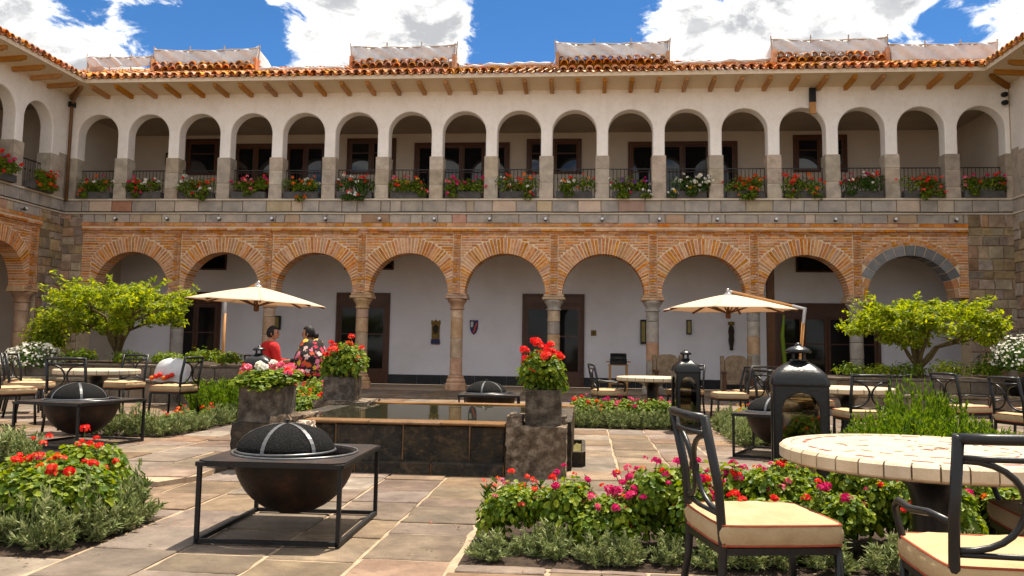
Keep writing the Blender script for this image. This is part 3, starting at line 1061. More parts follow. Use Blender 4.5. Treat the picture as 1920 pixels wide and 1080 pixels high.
    fs = [(0, 1, 2, 3), (15, 14, 13, 12)]
    for i in range(3):
        for k in range(4):
            l = (k + 1) % 4
            fs.append((i * 4 + k, i * 4 + 4 + k, i * 4 + 4 + l, i * 4 + l))
    rm.add(vs, fs)
    rme = rm.mesh('rafter', 'rafter')
    for rx in raf:
        ob('rafter', rme, B, loc=(rx, 0, 0))
    for e, v in enumerate(valley):
        if v is not None:
            xx = e0 if e == 0 else e1
            o = ob('rafter', rme, B, loc=((x0 if e == 0 else x1), 0, -.01), rot=(0, 0, (PI / 4) if e == 0 else -PI / 4), scale=(1, 1.33, 1))
    # roof deck and tiles
    roof = thing_part('roof', B, (0, 0, 0))
    zE = 8.545
    yE = -OVER - .09
    ln = 5.2
    lo0, lo1 = (e0, e1)
    hi0 = e0 - (ln if valley[0] is not None else 0)
    hi1 = e1 + (ln if valley[1] is not None else 0)
    m1 = MB()
    m1.add([(lo0, yE + .05, zE), (lo1, yE + .05, zE), (hi1, yE + ln, zE + ln * PITCH_R), (hi0, yE + ln, zE + ln * PITCH_R)], [(0, 1, 2, 3)])
    m1.build('roof_deck', 'mortar', roof)
    m1 = MB()
    cxs = []
    xx = hi0 + .12
    while xx < hi1:
        cxs.append(xx)
        xx += .235
    cpitch = 1 / math.sqrt(1 + PITCH_R ** 2)
    step = .36 * cpitch
    for xx in cxs:
        st = max(0, lo0 - xx if valley[0] is not None else 0, xx - lo1 if valley[1] is not None else 0)
        y = yE + st
        first = True
        while y < yE + ln - .3:
            jx = rr.uniform(-.012, .012)
            z = zE + (y - yE) * PITCH_R + .03 + rr.uniform(-.008, .008)
            if first and st == 0:
                ob('roof_tile', TILE_ME, roof, loc=(xx + jx, y + rr.uniform(-.03, .02), z), rot=(0, 0, rr.uniform(-.06, .06)))
                tile_mesh(m1, xx + .1175, y + rr.uniform(-.02, .02), z + .015, inv=True, r0=.085, r1=.095)
            else:
                tile_mesh(m1, xx + jx, y, z, n=4)
            first = False
            y += step
    m1.build('tile_field', 'tile_isl', roof, kind='stuff')
    return B


UPC = [-14.2444 + 1.5485 * k for k in range(17)]
LOWC = [-12.967 + 2.694 * j for j in range(9)]
COLX = [-11.62 + 2.694 * k for k in range(8)]
X_L, X_R = -15.13, 11.26
raf_main = [X_L + OVER + .12 + .7245 * k for k in range(34)]
main = wing('arcaded_building', 'two storey courtyard facade facing the camera, white gallery arches above brick arches', X_L, X_R, UPC, LOWC, COLX, (0, FY, 0), 0, 1,
            [('col_grey', 'col_grey'), ('col_warm', 'col_warm'), ('col_warm', 'col_warm', 'col_warm'), ('col_warm', 'col_warm'), ('col_grey', 'col_warm', 'col_grey', 'col_warm'),
             ('col_grey', 'col_warm', 'col_grey', 'col_grey'), ('col_grey', 'col_warm', 'col_grey', 'col_grey'), ('col_grey', 'col_grey')],
            indiv=(2, 3, 4, 5, 6, 7), stone_arch=8, pier_l=(X_L, -14.50), pier_r=(10.07, X_R), eave=(X_L + OVER, X_R - OVER), valley=(1, 1), raf=raf_main)
# left wing: local x = world y ; right wing: local x = -world y
WL0 = 10.6
upl = [FY - 1.32 - 1.5485 * k for k in range(7)][::-1]
lowl = [FY - 2.62 - 2.694 * k for k in range(4)][::-1]
colsl = [c + 1.347 for c in lowl] + [lowl[0] - 1.347]
left = wing('wing_building', 'left courtyard wing seen at a sharp angle, white arches over a brick arch', WL0, FY, upl, lowl, sorted(colsl), (X_L, 0, 0), PI / 2, 21,
            [('col_warm', 'col_warm')], indiv=(3,), pier_l=None, pier_r=(FY - 1.02, FY - .001), eave=(WL0, FY - OVER), valley=(None, 1),
            raf=[FY - OVER - .05 - .7245 * k for k in range(14)], closed=(True, True))
WR0, WR1 = -FY, -10.6
upr = [WR0 + 1.32 + 1.5485 * k for k in range(7)]
lowr = [WR0 + 3.1 + 2.694 * k for k in range(3)]
colsr = [c - 1.347 for c in lowr[1:]] + [lowr[-1] + 1.347]
right = wing('wing_building', 'right courtyard wing, mostly out of view, in shade beside the stone pier', WR0, WR1, upr, lowr, sorted(colsr), (X_R, 0, 0), -PI / 2, 31,
             [('col_grey', 'col_grey')], indiv=(), pier_l=(WR0 + .001, WR0 + 1.75), pier_r=None, eave=(WR0 + OVER, WR1), valley=(1, None),
             raf=[WR0 + OVER + .05 + .7245 * k for k in range(14)], closed=(True, True))
GROUP_B = 'wings around the courtyard'
for o in (main, left, right):
    o['group'] = GROUP_B


# stone fill at the two inner corners of the gallery
for (xa, xb) in ((X_L - .45, X_L - .002), (X_R + .002, X_R + .45)):
    m1 = MB(); m1.cbox(xa, xb, -.37, .45, PAR_T - .3, PIL_T + .1, c=.01)
    m1.build('corner_pillar', 'pillar', main)
    m1 = MB(); m1.box(xa, xb, .02, .45, 0, 8.4); m1.build('corner_core', 'pier_mortar', main)
MT['ornament_brass'] = mat('brass', [(.30, .19, .06), (.42, .28, .10)], rough=.35, metallic=.8)


# doors, windows and vents of the main building (parts of it)
def framed(parent, name, x0, x1, z0, z1, y, leafs, glass='door_glass', fw=.10, transom=None, bottom=.5):
    p = thing_part(name, parent, ((x0 + x1) / 2, y, z0))
    w, h = x1 - x0, z1 - z0
    f = MB()
    f.box(-w / 2, -w / 2 + fw, -.07, .02, 0, h)
    f.box(w / 2 - fw, w / 2, -.07, .02, 0, h)
    f.box(-w / 2 + fw, w / 2 - fw, -.07, .02, h - fw, h)
    if transom:
        f.box(-w / 2 + fw, w / 2 - fw, -.065, .02, transom, transom + .14)
    f.build('frame', 'darkwood', p)
    top = transom if transom else h - fw
    lw = (w - 2 * fw) / leafs
    for i in range(leafs):
        a = -w / 2 + fw + i * lw
        d = MB()
        s = .09
        d.box(a + .006, a + s, -.05, 0, 0.01, top - .004)
        d.box(a + lw - s, a + lw - .006, -.05, 0, .01, top - .004)
        d.box(a + s, a + lw - s, -.05, 0, top - s, top - .004)
        if bottom > 0:
            d.box(a + s, a + lw - s, -.05, 0, .01, bottom)
            d.box(a + s + .05, a + lw - s - .05, -.062, -.04, .08, bottom - .07)
        else:
            d.box(a + s, a + lw - s, -.05, 0, .01, s)
        d.box(a + s, a + lw - s, -.045, -.004, top * .62, top * .62 + .035)
        d.build('leaf', 'darkwood', p)
        if bottom > 0:
            hx = a + lw - s * .5 if i % 2 == 0 else a + s * .5
            hm = MB(); hm.tube([(hx, -.05, .98), (hx, -.095, .98), (hx, -.095, 1.12), (hx, -.05, 1.12)], .010, 6); hm.build('handle', 'ornament_brass', p)
        g = MB(); g.box(a + s, a + lw - s, -.03, -.015, max(bottom, s), top - s)
        g.build('pane', glass, p)
    if transom and h - fw - transom - .14 > .05:
        g = MB(); g.box(-w / 2 + fw, w / 2 - fw, -.05, -.01, transom + .14, h - fw)
        g.build('transom_panel', 'darkwood', p)
    return p


DY = 3.155
for (a, b, h) in ((-13.3, -11.66, 2.83), (-7.86, -6.13, 2.855), (-1.93, 0.0, 2.87), (5.75, 8.85, 2.66)):
    framed(main, 'door', a, b, 0.02, h, DY, 4 if b - a > 2.5 else 2, transom=h - .42, bottom=.45)
for (a, b, z0, z1) in ((-12.5, -11.6, 3.6, 4.1), (-7.6, -6.1, 3.64, 4.1), (6.46, 7.9, 3.65, 4.15)):
    p = thing_part('vent_window', main, (0, 0, 0))
    m1 = MB(); m1.box(a, b, DY - .03, DY - .004, z0, z1); m1.build('pane', 'glass', p)
    m1 = MB()
    m1.box(a - .05, b + .05, DY - .05, DY - .002, z0 - .05, z0); m1.box(a - .05, a, DY - .05, DY - .002, z0, z1); m1.box(b, b + .05, DY - .05, DY - .002, z0, z1)
    m1.build('frame', 'darkwood', p)
for (a, b, z0, z1, lv, bt) in ((-13.1, -11.95, 6.66, 7.87, 1, 0), (-11.45, -10.0, 5.24, 7.7, 2, .5), (-9.75, -8.35, 5.24, 7.69, 2, .5), (-7.68, -6.08, 6.67, 7.85, 2, 0),
                               (-5.47, -2.40, 5.24, 7.69, 4, .5), (-1.86, -.12, 6.66, 7.79, 2, 0), (1.33, 4.70, 5.24, 7.68, 4, .5), (6.39, 8.0, 6.69, 7.86, 2, 0)):
    framed(main, 'gallery_window' if z0 > 6 else 'gallery_door', a, b, z0, z1, DY, lv, glass='glass', fw=.08, bottom=bt)


# railings, one per bay, are parts of their building
def railing(parent, cx):
    p = thing_part('railing', parent, (cx, .30, PAR_T))
    m1 = MB()
    m1.box(-.60, .60, -.014, .014, .875, .90)
    m1.box(-.60, .60, -.010, .010, .09, .108)
    m1.build('top_rail', 'iron', p)
    m1 = MB()
    for k in range(12):
        xx = -.57 + k * 1.14 / 11
        m1.tube([(xx, 0, 0), (xx, 0, .875)], .0085, 4)
        if k % 2:
            m1.box(xx - .017, xx + .017, -.017, .017, .58, .625)
    m1.build('balusters', 'iron', p, kind='stuff')


for c in UPC:
    railing(main, c)
for c in upl[-4:]:
    railing(left, c)
for c in upr[:3]:
    railing(right, c)


# ------------------------------------------------------------------ fittings on the facade
_m = MB()
_m.tube([(0, 0, 0), (0, -.05, -.02), (0, -.10, -.02)], .016, 6)
SPOT_ARM = _m.mesh('bracket', 'iron_dull')
_m = MB()
_m.M = Matrix.Translation((0, -.13, .0)) @ Matrix.Rotation(rad(72), 4, 'X')
_m.lathe([(.022, -.07), (.044, -.05), (.052, .02), (.056, .036)], 14)
SPOT_BODY = _m.mesh('housing', 'trough', True)
_m = MB()
_m.M = Matrix.Translation((0, -.13, .0)) @ Matrix.Rotation(rad(72), 4, 'X')
_m.lathe([(.050, .037), (.038, .05), (.012, .056)], 14)
SPOT_LENS = _m.mesh('lens', mat('spot_lens', [(.55, .55, .55), (.7, .7, .7)], rough=.2), True)
spots = [(-15.02 + 1.5485 * (k + 1), FY - .02, COR_T + .10, 0) for k in range(16)]
for i, (x, y, z, r) in enumerate(spots):
    t = thing('spotlight', 'small round black spotlight on the stone band, %s from the left over the brick arches' % ORD[i], 'spotlight', (x, y, z), r, 'spotlights along the stone band')
    ob('bracket', SPOT_ARM, t); ob('housing', SPOT_BODY, t); ob('lens', SPOT_LENS, t)
t = thing('spotlight', 'small round spotlight on the stone band of the left wing', 'spotlight', (X_L + .02, 20.95, COR_T + .1), PI / 2, 'spotlights along the stone band')
ob('bracket', SPOT_ARM, t); ob('housing', SPOT_BODY, t); ob('lens', SPOT_LENS, t)

m1 = MB(); m1.tube([(X_L + .05 + (X_R - X_L - .1) * k / 40, FY - .062, PAR_M + .03 + .006 * math.sin(k * 1.3)) for k in range(41)], .012, 5)
tag(m1.build('cable', 'iron_dull'), 'thin black cable running along the stone band of the main facade', 'cable')
m1 = MB(); m1.tube([(X_L + .062, WL0 + (FY - WL0 - .1) * k / 30, PAR_M + .03 + .006 * math.sin(k * 1.3)) for k in range(31)], .012, 5)
tag(m1.build('cable', 'iron_dull'), 'thin black cable along the stone band of the left wing', 'cable')

t = thing('drainpipe', 'thin brown drainpipe in the left inner corner below the eaves', 'drainpipe', (X_L + .12, FY - .12, 0))
m1 = MB(); m1.tube([(.55, -.55, 8.42), (.0, .0, 8.12), (0, 0, 7.9), (0, 0, 5.25)], .045, 10); m1.build('pipe', 'copper', t, smooth=True)
m1 = MB(); m1.box(-.075, .075, -.075, .075, 8.03, 8.17); m1.build('hopper', 'iron_dull', t)

t = thing('security_camera', 'two small black camera heads under the eaves in the right inner corner', 'camera', (X_R - .14, FY - .02, 7.98))
m1 = MB(); m1.box(-.03, .03, -.06, .02, -.2, .12); m1.build('mount', 'plaster', t)
for dz in (.1, -.12):
    m1 = MB(); m1.M = Matrix.Translation((-.03, -.12, dz)) @ Matrix.Rotation(rad(100), 4, 'X'); m1.lathe([(.05, -.1), (.07, -.06), (.07, .06), (.055, .08)], 12); m1.build('camera_head', 'iron_dull', t, smooth=True)

t = thing('hanging_board', 'narrow black and orange board hanging below the eaves on the right', 'board', (6.13, FY - .10, 7.62))
m1 = MB(); m1.box(-.085, .085, -.03, .03, .32, .72); m1.build('black_section', 'iron_dull', t)
m1 = MB(); m1.box(-.08, .08, -.028, .028, 0, .318); m1.build('timber_section', 'teak', t)

# raised ridge strips with tarpaulins
def tarp(x0, x1, z0, z1, yb, label, tiles, sag=.05, lean=.06):
    t = thing('tarpaulin', label, 'tarpaulin', ((x0 + x1) / 2, FY + yb, z0), 0, 'white tarpaulins on the roof')
    w, h = x1 - x0, z1 - z0
    rr = random.Random(int(x0 * 100))
    ph = rr.uniform(0, 6)
    m1 = MB()

    def fn(u, v):
        top = h - sag * 4 * u * (1 - u) * v + .12 * max(0, abs(u - .5) - .44) * 10 * v
        return ((u - .5) * w * (1.0 + .03 * v), -.02 + lean * v + .045 * math.sin(u * 17 + ph + v * 3) * (1 - .6 * v) + .03 * math.sin(u * 41 + v * 7), v * top)
    m1.grid(fn, 40, 8)
    o = m1.build('sheet', 'tarp', t, smooth=True)
    s = o.modifiers.new('thick', 'SOLIDIFY'); s.thickness = .012
    m1 = MB()

    def side(u, v, sg):
        return (sg * (w / 2) + sg * .25 * u * (1 - v) * 1.0, -.02 + lean * v + .9 * u, v * (h + .06) * (1 - .25 * u) - .05 * (1 - v))
    for sg in (-1, 1):
        m1 = MB()
        m1.grid(lambda u, v: side(u, v, sg), 8, 8)
        m1.build('side_sheet', 'tarp', t, smooth=True)
    m1 = MB(); m1.tube([((u - .5) * w * 1.04, lean - .01, h + .01 - sag * 4 * u * (1 - u) + .01 * math.sin(u * 20)) for u in [k / 14 for k in range(15)]], .022, 6)
    m1.build('batten', 'pole', t)
    for u in (0, .34, .67, 1):
        m1 = MB(); m1.tube([((u - .5) * w * 1.02, lean + .03, -.1), ((u - .5) * w * 1.03 + (.03 if u == 1 else -.03 if u == 0 else 0), lean + .02, h + .12)], .02, 5)
        m1.build('post', 'pole', t)
    return t


for i, (a, b) in enumerate(((-12.88, -9.75), (-6.84, -3.81), (-.82, 2.31), (5.26, 8.30))):
    zb = 9.19
    yb = .40
    t = thing('raised_roof_strip', 'raised strip of orange tiles and fresh mortar under the %s tall tarpaulin from the left' % ORD[i], 'roof strip', ((a + b) / 2, FY + yb, zb), 0, 'raised tile strips on the roof')
    w = b - a
    m1 = MB(); m1.box(-w / 2, w / 2, .10, 1.2, -.3, .26); m1.build('kerb', 'tile', t)
    n = int(w / .235)
    for k in range(n):
        ob('roof_tile', TILE_ME, t, loc=(-w / 2 + .12 + k * .235 + RNG.uniform(-.02, .02), -.12 + RNG.uniform(-.05, .04), .13 + RNG.uniform(-.03, .03)), rot=(0, RNG.uniform(-.08, .08), RNG.uniform(-.16, .16)), scale=(1.1, 1, 1.35))
        ob('roof_tile', TILE_ME, t, loc=(-w / 2 + .22 + k * .235 + RNG.uniform(-.02, .02), -.22 + RNG.uniform(-.05, .04), .0 + RNG.uniform(-.03, .03)), rot=(0, RNG.uniform(-.08, .08), RNG.uniform(-.16, .16)), scale=(1.1, 1, 1.25))
    m1 = MB()
    for k in range(n):
        xx = -w / 2 + .2 + k * .235
        m1.box(xx - .09, xx + .09, -.04, .06, .20 + RNG.uniform(-.02, .02), .30 + RNG.uniform(-.02, .03), j=.02)
    m1.build('mortar_bed', 'tarp', t)
    for sg in (-1, 1):
        m1 = MB(); m1.box(sg * w / 2 - .05, sg * w / 2 + .05, -.05, .6, -.2, .42); m1.build('end_kerb', 'tile', t)
    tarp(a, b, zb + .31, zb + .74, yb + .05, 'tall white tarpaulin on poles above the roof, %s of four from the left' % ORD[i], True)
tarp(-14.98, -13.0, 9.40, 9.72, .42, 'low white tarpaulin at the left end of the roof with a drooping edge', False, sag=.02)
tarp(8.42, 11.2, 9.22, 9.72, .42, 'low white tarpaulin at the right end of the roof beside the right wing', False, sag=.03)
for i, (a, b) in enumerate(((-9.6, -7.0), (-3.65, -1.0), (2.45, 5.12))):
    m1 = MB(); m1.tube([(a + (b - a) * k / 24, FY + .36 + .03 * math.sin(k * 1.1 + i), 9.235 + .07 * (k / 24 if i != 0 else .2) + .02 * math.sin(k * .7 + i * 2)) for k in range(25)], [.05 + .018 * math.sin(k * 1.7 + i) for k in range(25)], 8)
    tag(m1.build('cloth_roll', 'tarp', smooth=True), 'rolled white cloth lying along the roof, %s gap between tall tarpaulins from the left' % ORD[i], 'tarpaulin', 'white cloth rolls on the roof')

# ------------------------------------------------------------------ fountain
def rough_block(m1, x0, x1, y0, y1, z0, z1, j=.012, n=6, seed=1):
    """stone block with uneven faces: a subdivided box, jittered"""
    rr = random.Random(seed)
    cache = {}

    def P(i, jx, k):
        key = (i, jx, k)
        if key not in cache:
            cache[key] = (x0 + (x1 - x0) * i / n + rr.uniform(-j, j), y0 + (y1 - y0) * jx / n + rr.uniform(-j, j), z0 + (z1 - z0) * k / n + rr.uniform(-j, j))
        return cache[key]
    vs, fs = [], []
    idx = {}

    def V(i, jx, k):
        key = (i, jx, k)
        if key not in idx:
            idx[key] = len(vs)
            vs.append(P(i, jx, k))
        return idx[key]
    for a in range(n):
        for b in range(n):
            fs.append((V(a, 0, b), V(a + 1, 0, b), V(a + 1, 0, b + 1), V(a, 0, b + 1)))
            fs.append((V(a + 1, n, b), V(a, n, b), V(a, n, b + 1), V(a + 1, n, b + 1)))
            fs.append((V(0, a + 1, b), V(0, a, b), V(0, a, b + 1), V(0, a + 1, b + 1)))
            fs.append((V(n, a, b), V(n, a + 1, b), V(n, a + 1, b + 1), V(n, a, b + 1)))
            fs.append((V(a, b, n), V(a + 1, b, n), V(a + 1, b + 1, n), V(a, b + 1, n)))
    m1.add(vs, fs)


FT = thing('fountain_basin', 'low rectangular stone fountain basin full of water, with rough corner blocks', 'fountain', (-1.75, 9.2, 0))
FT_O = Vector((-1.75, 9.2, 0))


def fpart(name, m1, m, bevel=0, smooth=False):
    m1.v = [(p[0] - FT_O.x, p[1] - FT_O.y, p[2]) for p in m1.v]
    return m1.build(name, m, FT, bevel=bevel, smooth=smooth)


# front ledge stones and front panels
xs = [-2.80, -2.15, -1.42, -.735]
for a, b in zip(xs, xs[1:]):
    m1 = MB(); m1.cbox(a + .006, b - .006, 7.82, 8.02, -.02, .115, c=.012, j=.004); fpart('ledge_stone', m1, 'basalt')
xs = [-2.80, -2.38, -1.72, -1.08, -.735]
for a, b in zip(xs, xs[1:]):
    m1 = MB(); m1.cbox(a + .007, b - .007, 7.955 + RNG.uniform(-.006, .006), 8.10, .10, .445, c=.012, j=.004); fpart('front_panel', m1, 'basalt')
xs = [-2.80, -2.05, -1.35, -.735]
for a, b in zip(xs, xs[1:]):
    m1 = MB(); m1.cbox(a + .002, b - .002, 7.915, 8.16, .452, .481, c=.008, j=.003); fpart('rim_stone', m1, 'rim')
m1 = MB(); m1.box(-2.80, -.5, 8.10, 8.3, -.02, .30); fpart('basin_core', m1, 'basalt')
m1 = MB(); m1.box(-2.798, -.737, 7.972, 8.09, .11, .45); fpart('panel_mortar', m1, 'rim')
m1 = MB(); m1.box(-2.798, -.737, 7.838, 7.95, 0, .105); fpart('ledge_mortar', m1, 'rim')
for (a, b, y0, y1) in ((-3.02, -2.80, 8.30, 10.62), (-.42, -.12, 8.30, 10.62), (-3.02, -.12, 10.40, 10.64)):
    m1 = MB(); rough_block(m1, a, b, y0, y1, -.02, .475 if y0 < 10 else .485, j=.006, n=8, seed=int(a * 10)); fpart('basin_wall', m1, 'basalt' if y0 < 10 else 'rim')
m1 = MB(); m1.box(-2.80, -.42, 8.16, 10.40, .05, .12); fpart('basin_floor', m1, 'basalt')
m1 = MB(); m1.grid(lambda u, v: (-2.802 + u * 2.384, 8.158 + v * 2.243, .476), 4, 4); fpart('water', m1, 'water')
# corner blocks
m1 = MB(); rough_block(m1, -.725, -.165, 7.90, 8.40, -.02, .46, j=.010, n=9, seed=4); fpart('corner_block', m1, 'rough_stone')
m1 = MB(); rough_block(m1, -.72, -.585, 7.91, 8.38, .44, .553, j=.012, n=6, seed=5); fpart('corner_crest', m1, 'rough_stone')
m1 = MB(); rough_block(m1, -.30, -.17, 8.25, 8.40, .44, .54, j=.012, n=4, seed=6); fpart('corner_crest', m1, 'rough_stone')
m1 = MB(); rough_block(m1, -3.385, -2.80, 7.88, 8.45, -.02, .435, j=.008, n=9, seed=7); fpart('corner_block', m1, 'basalt')
m1 = MB()
for k in range(5):
    a = k / 4
    rough_block(m1, -2.99 + .055 * k, -2.90 + .055 * k, 7.87 - .03 * (k == 2), 8.40, .30 + .03 * k, .505 + .004 * k, j=.012, n=4, seed=20 + k)
fpart('channel_stone', m1, 'rough_stone')
m1 = MB(); rough_block(m1, -2.70, -2.56, 7.74, 7.90, .40, .475, j=.012, n=4, seed=9); fpart('spout_stone', m1, 'parapet_tan')
m1 = MB(); rough_block(m1, -3.30, -2.62, 10.05, 10.70, .42, .515, j=.010, n=6, seed=11); fpart('back_corner_slab', m1, 'rough_stone')
m1 = MB(); rough_block(m1, -3.25, -2.75, 10.1, 10.65, -.02, .42, j=.010, n=6, seed=12); fpart('back_corner_block', m1, 'basalt')
# side trough on the right
m1 = MB()
m1.box(-.11, .0, 8.62, 8.68, -.02, .15); m1.box(-.02, .02, 8.68, 9.75, -.02, .15); m1.box(-.11, .0, 9.75, 9.8, -.02, .15)
fpart('side_trough', m1, 'basalt')
m1 = MB(); m1.grid(lambda u, v: (-.11 + u * .09, 8.68 + v * 1.07, .10 + RNG.uniform(-.01, .02)), 3, 12); fpart('trough_moss', m1, mat('moss', [(.06, .07, .01), (.16, .11, .04)], scale=20, rough=1))


def stone_planter(loc, w, h, label, rz=0):
    t = thing('stone_planter', label, 'planter', loc, rz, 'square stone planters on the fountain')
    m1 = MB()
    tk = .035
    w2 = w / 2
    rough_block(m1, -w2, w2, -w2, -w2 + tk, .0, h, j=.003, n=6, seed=int(w * 100))
    m1.build('front_side', 'planter_stone', t)
    m1 = MB(); rough_block(m1, -w2, w2, w2 - tk, w2, 0, h, j=.003, n=5, seed=3); m1.build('back_side', 'planter_stone', t)
    m1 = MB(); rough_block(m1, -w2 + .001, -w2 + tk, -w2 + tk, w2 - tk, 0, h - .002, j=.003, n=5, seed=2); m1.build('left_side', 'planter_stone', t)
    m1 = MB(); rough_block(m1, w2 - tk, w2 - .001, -w2 + tk, w2 - tk, 0, h - .002, j=.003, n=5, seed=1); m1.build('right_side', 'planter_stone', t)
    m1 = MB(); m1.box(-w2 + tk, w2 - tk, -w2 + tk, w2 - tk, .01, h - .04); m1.build('soil', 'soil', t)
    return t


stone_planter((-.385, 8.145, .462), .335, .335, 'square stone planter on the right front block of the fountain')
stone_planter((-3.15, 8.19, .437), .43, .345, 'square stone planter on the left front block of the fountain', .02)
stone_planter((-3.02, 10.35, .517), .385, .285, 'square stone planter on the far left corner of the fountain')


# ------------------------------------------------------------------ fire pits
def fire_pit():
    t = thing('fire_pit', '', 'fire pit')
    a, b, h, s = .43, .485, .49, .0125
    f = MB()
    for (x, y) in ((-a, -b), (a, -b), (a, b), (-a, b)):
        f2 = MB(); f2.tube([(x, y, 0), (x, y, h - .026)], s, 4, sq=True); f2.build('leg', 'iron_dull', t)
    f.tube([(-a, -b, .018), (a, -b, .018)], s, 4, sq=True); f.tube([(-a, b, .018), (a, b, .018)], s, 4, sq=True)
    f.tube([(-a, -b, .018), (-a, b, .018)], s, 4, sq=True); f.tube([(a, -b, .018), (a, b, .018)], s, 4, sq=True)
    f.build('base_frame', 'iron_dull', t, kind='stuff')
    r = .40
    m1 = MB()
    n = 48
    # top plate with a round hole, outer edge square
    vs, fs = [], []
    for k in range(n):
        an = 2 * PI * k / n
        ca, sa = math.cos(an), math.sin(an)
        q = min((a + .02) / max(abs(ca), 1e-6), (b + .02) / max(abs(sa), 1e-6))
        for zz in (h, h - .012):
            vs.append((ca * r, sa * r, zz)); vs.append((ca * q, sa * q, zz))
    for k in range(n):
        o, p = 4 * k, 4 * ((k + 1) % n)
        fs += [(o, o + 1, p + 1, p), (o + 2, p + 2, p + 3, o + 3), (o + 1, o + 3, p + 3, p + 1), (o, p, p + 2, o + 2)]
    m1.add(vs, fs)
    m1.build('top_plate', 'bowl', t)
    f = MB()
    zz = h - .020
    A, Bq = a + .012, b + .012
    f.tube([(-A, -Bq, zz), (A, -Bq, zz)], s, 4, sq=True); f.tube([(-A, Bq, zz), (A, Bq, zz)], s, 4, sq=True)
    f.tube([(-A, -Bq, zz), (-A, Bq, zz)], s, 4, sq=True); f.tube([(A, -Bq, zz), (A, Bq, zz)], s, 4, sq=True)
    f.build('top_frame', 'iron_dull', t, kind='stuff')
    prof = []
    for k in range(13):
        an = (PI / 2) * k / 12
        prof.append((max(.02, (r - .01) * math.sin(an)), h - .005 - .385 * math.cos(an)))
    prof2 = [(max(.015, q[0] - .012), q[1] + .008) for q in prof][::-1]
    m1 = MB(); m1.lathe(prof + prof2, 48)
    m1.build('bowl', 'bowl', t, smooth=True)
    m1 = MB()
    m1.tube([(r * math.cos(2 * PI * k / 40), r * math.sin(2 * PI * k / 40), h + .004) for k in range(40)], .009, 6, closed=True)
    m1.build('bowl_rim', 'band', t, smooth=True)
    # spark guard
    R, H, ox = .315, .18, -.065
    prof = [(R * math.cos(PI / 2 * k / 9), h + .006 + H * math.sin(PI / 2 * k / 9)) for k in range(9)] + [(.012, h + .006 + H)]
    m1 = MB(); m1.lathe(prof, 40, (ox, 0, 0)); g = m1.build('spark_guard', 'mesh', t, smooth=True)
    for k in range(6):
        m1 = MB()
        an = 2 * PI * (k + .35) / 6
        pts = []
        for q in range(9):
            e = PI / 2 * q / 8.3
            pts.append((ox + math.cos(an) * (R * math.cos(e) + .004), math.sin(an) * (R * math.cos(e) + .004), h + .009 + H * math.sin(e)))
        for p, q in zip(pts, pts[1:]):
            sx, sy = -math.sin(an) * .013, math.cos(an) * .013
            m1.add([(p[0] - sx, p[1] - sy, p[2]), (p[0] + sx, p[1] + sy, p[2]), (q[0] + sx, q[1] + sy, q[2]), (q[0] - sx, q[1] - sy, q[2])], [(0, 1, 2, 3)])
        m1.build('band', 'band', g)
    m1 = MB(); m1.tube([(ox + R * math.cos(2 * PI * k / 40), R * math.sin(2 * PI * k / 40), h + .012) for k in range(40)], .010, 6, closed=True)
    m1.build('guard_ring', 'band', g, smooth=True)
    m1 = MB(); m1.lathe([(.010, h + H), (.010, h + H + .018), (.018, h + H + .022), (.018, h + H + .03), (.005, h + H + .034)], 12, (ox, 0, 0)); m1.build('knob', 'iron', g)
    return t


PIT = fire_pit()
PG = 'bowl fire pits on square frames'
PIT['label'] = 'near fire pit with domed mesh guard on a square black frame'
PIT['group'] = PG
PIT.location = (-1.885, 5.43, .004); PIT.rotation_euler = (0, 0, rad(1.2))
copy_tree(PIT, (-5.62, 9.02, PLAT_Z + .004), rad(-12), 'fire pit on the left terrace in front of the table and chairs', PG)
copy_tree(PIT, (-1.42, 12.75, .004), rad(3), 'far fire pit behind the fountain, only its top in view', PG)
copy_tree(PIT, (2.28, 10.02, .004), rad(-24), 'fire pit on the right, half hidden by the big lantern', PG)


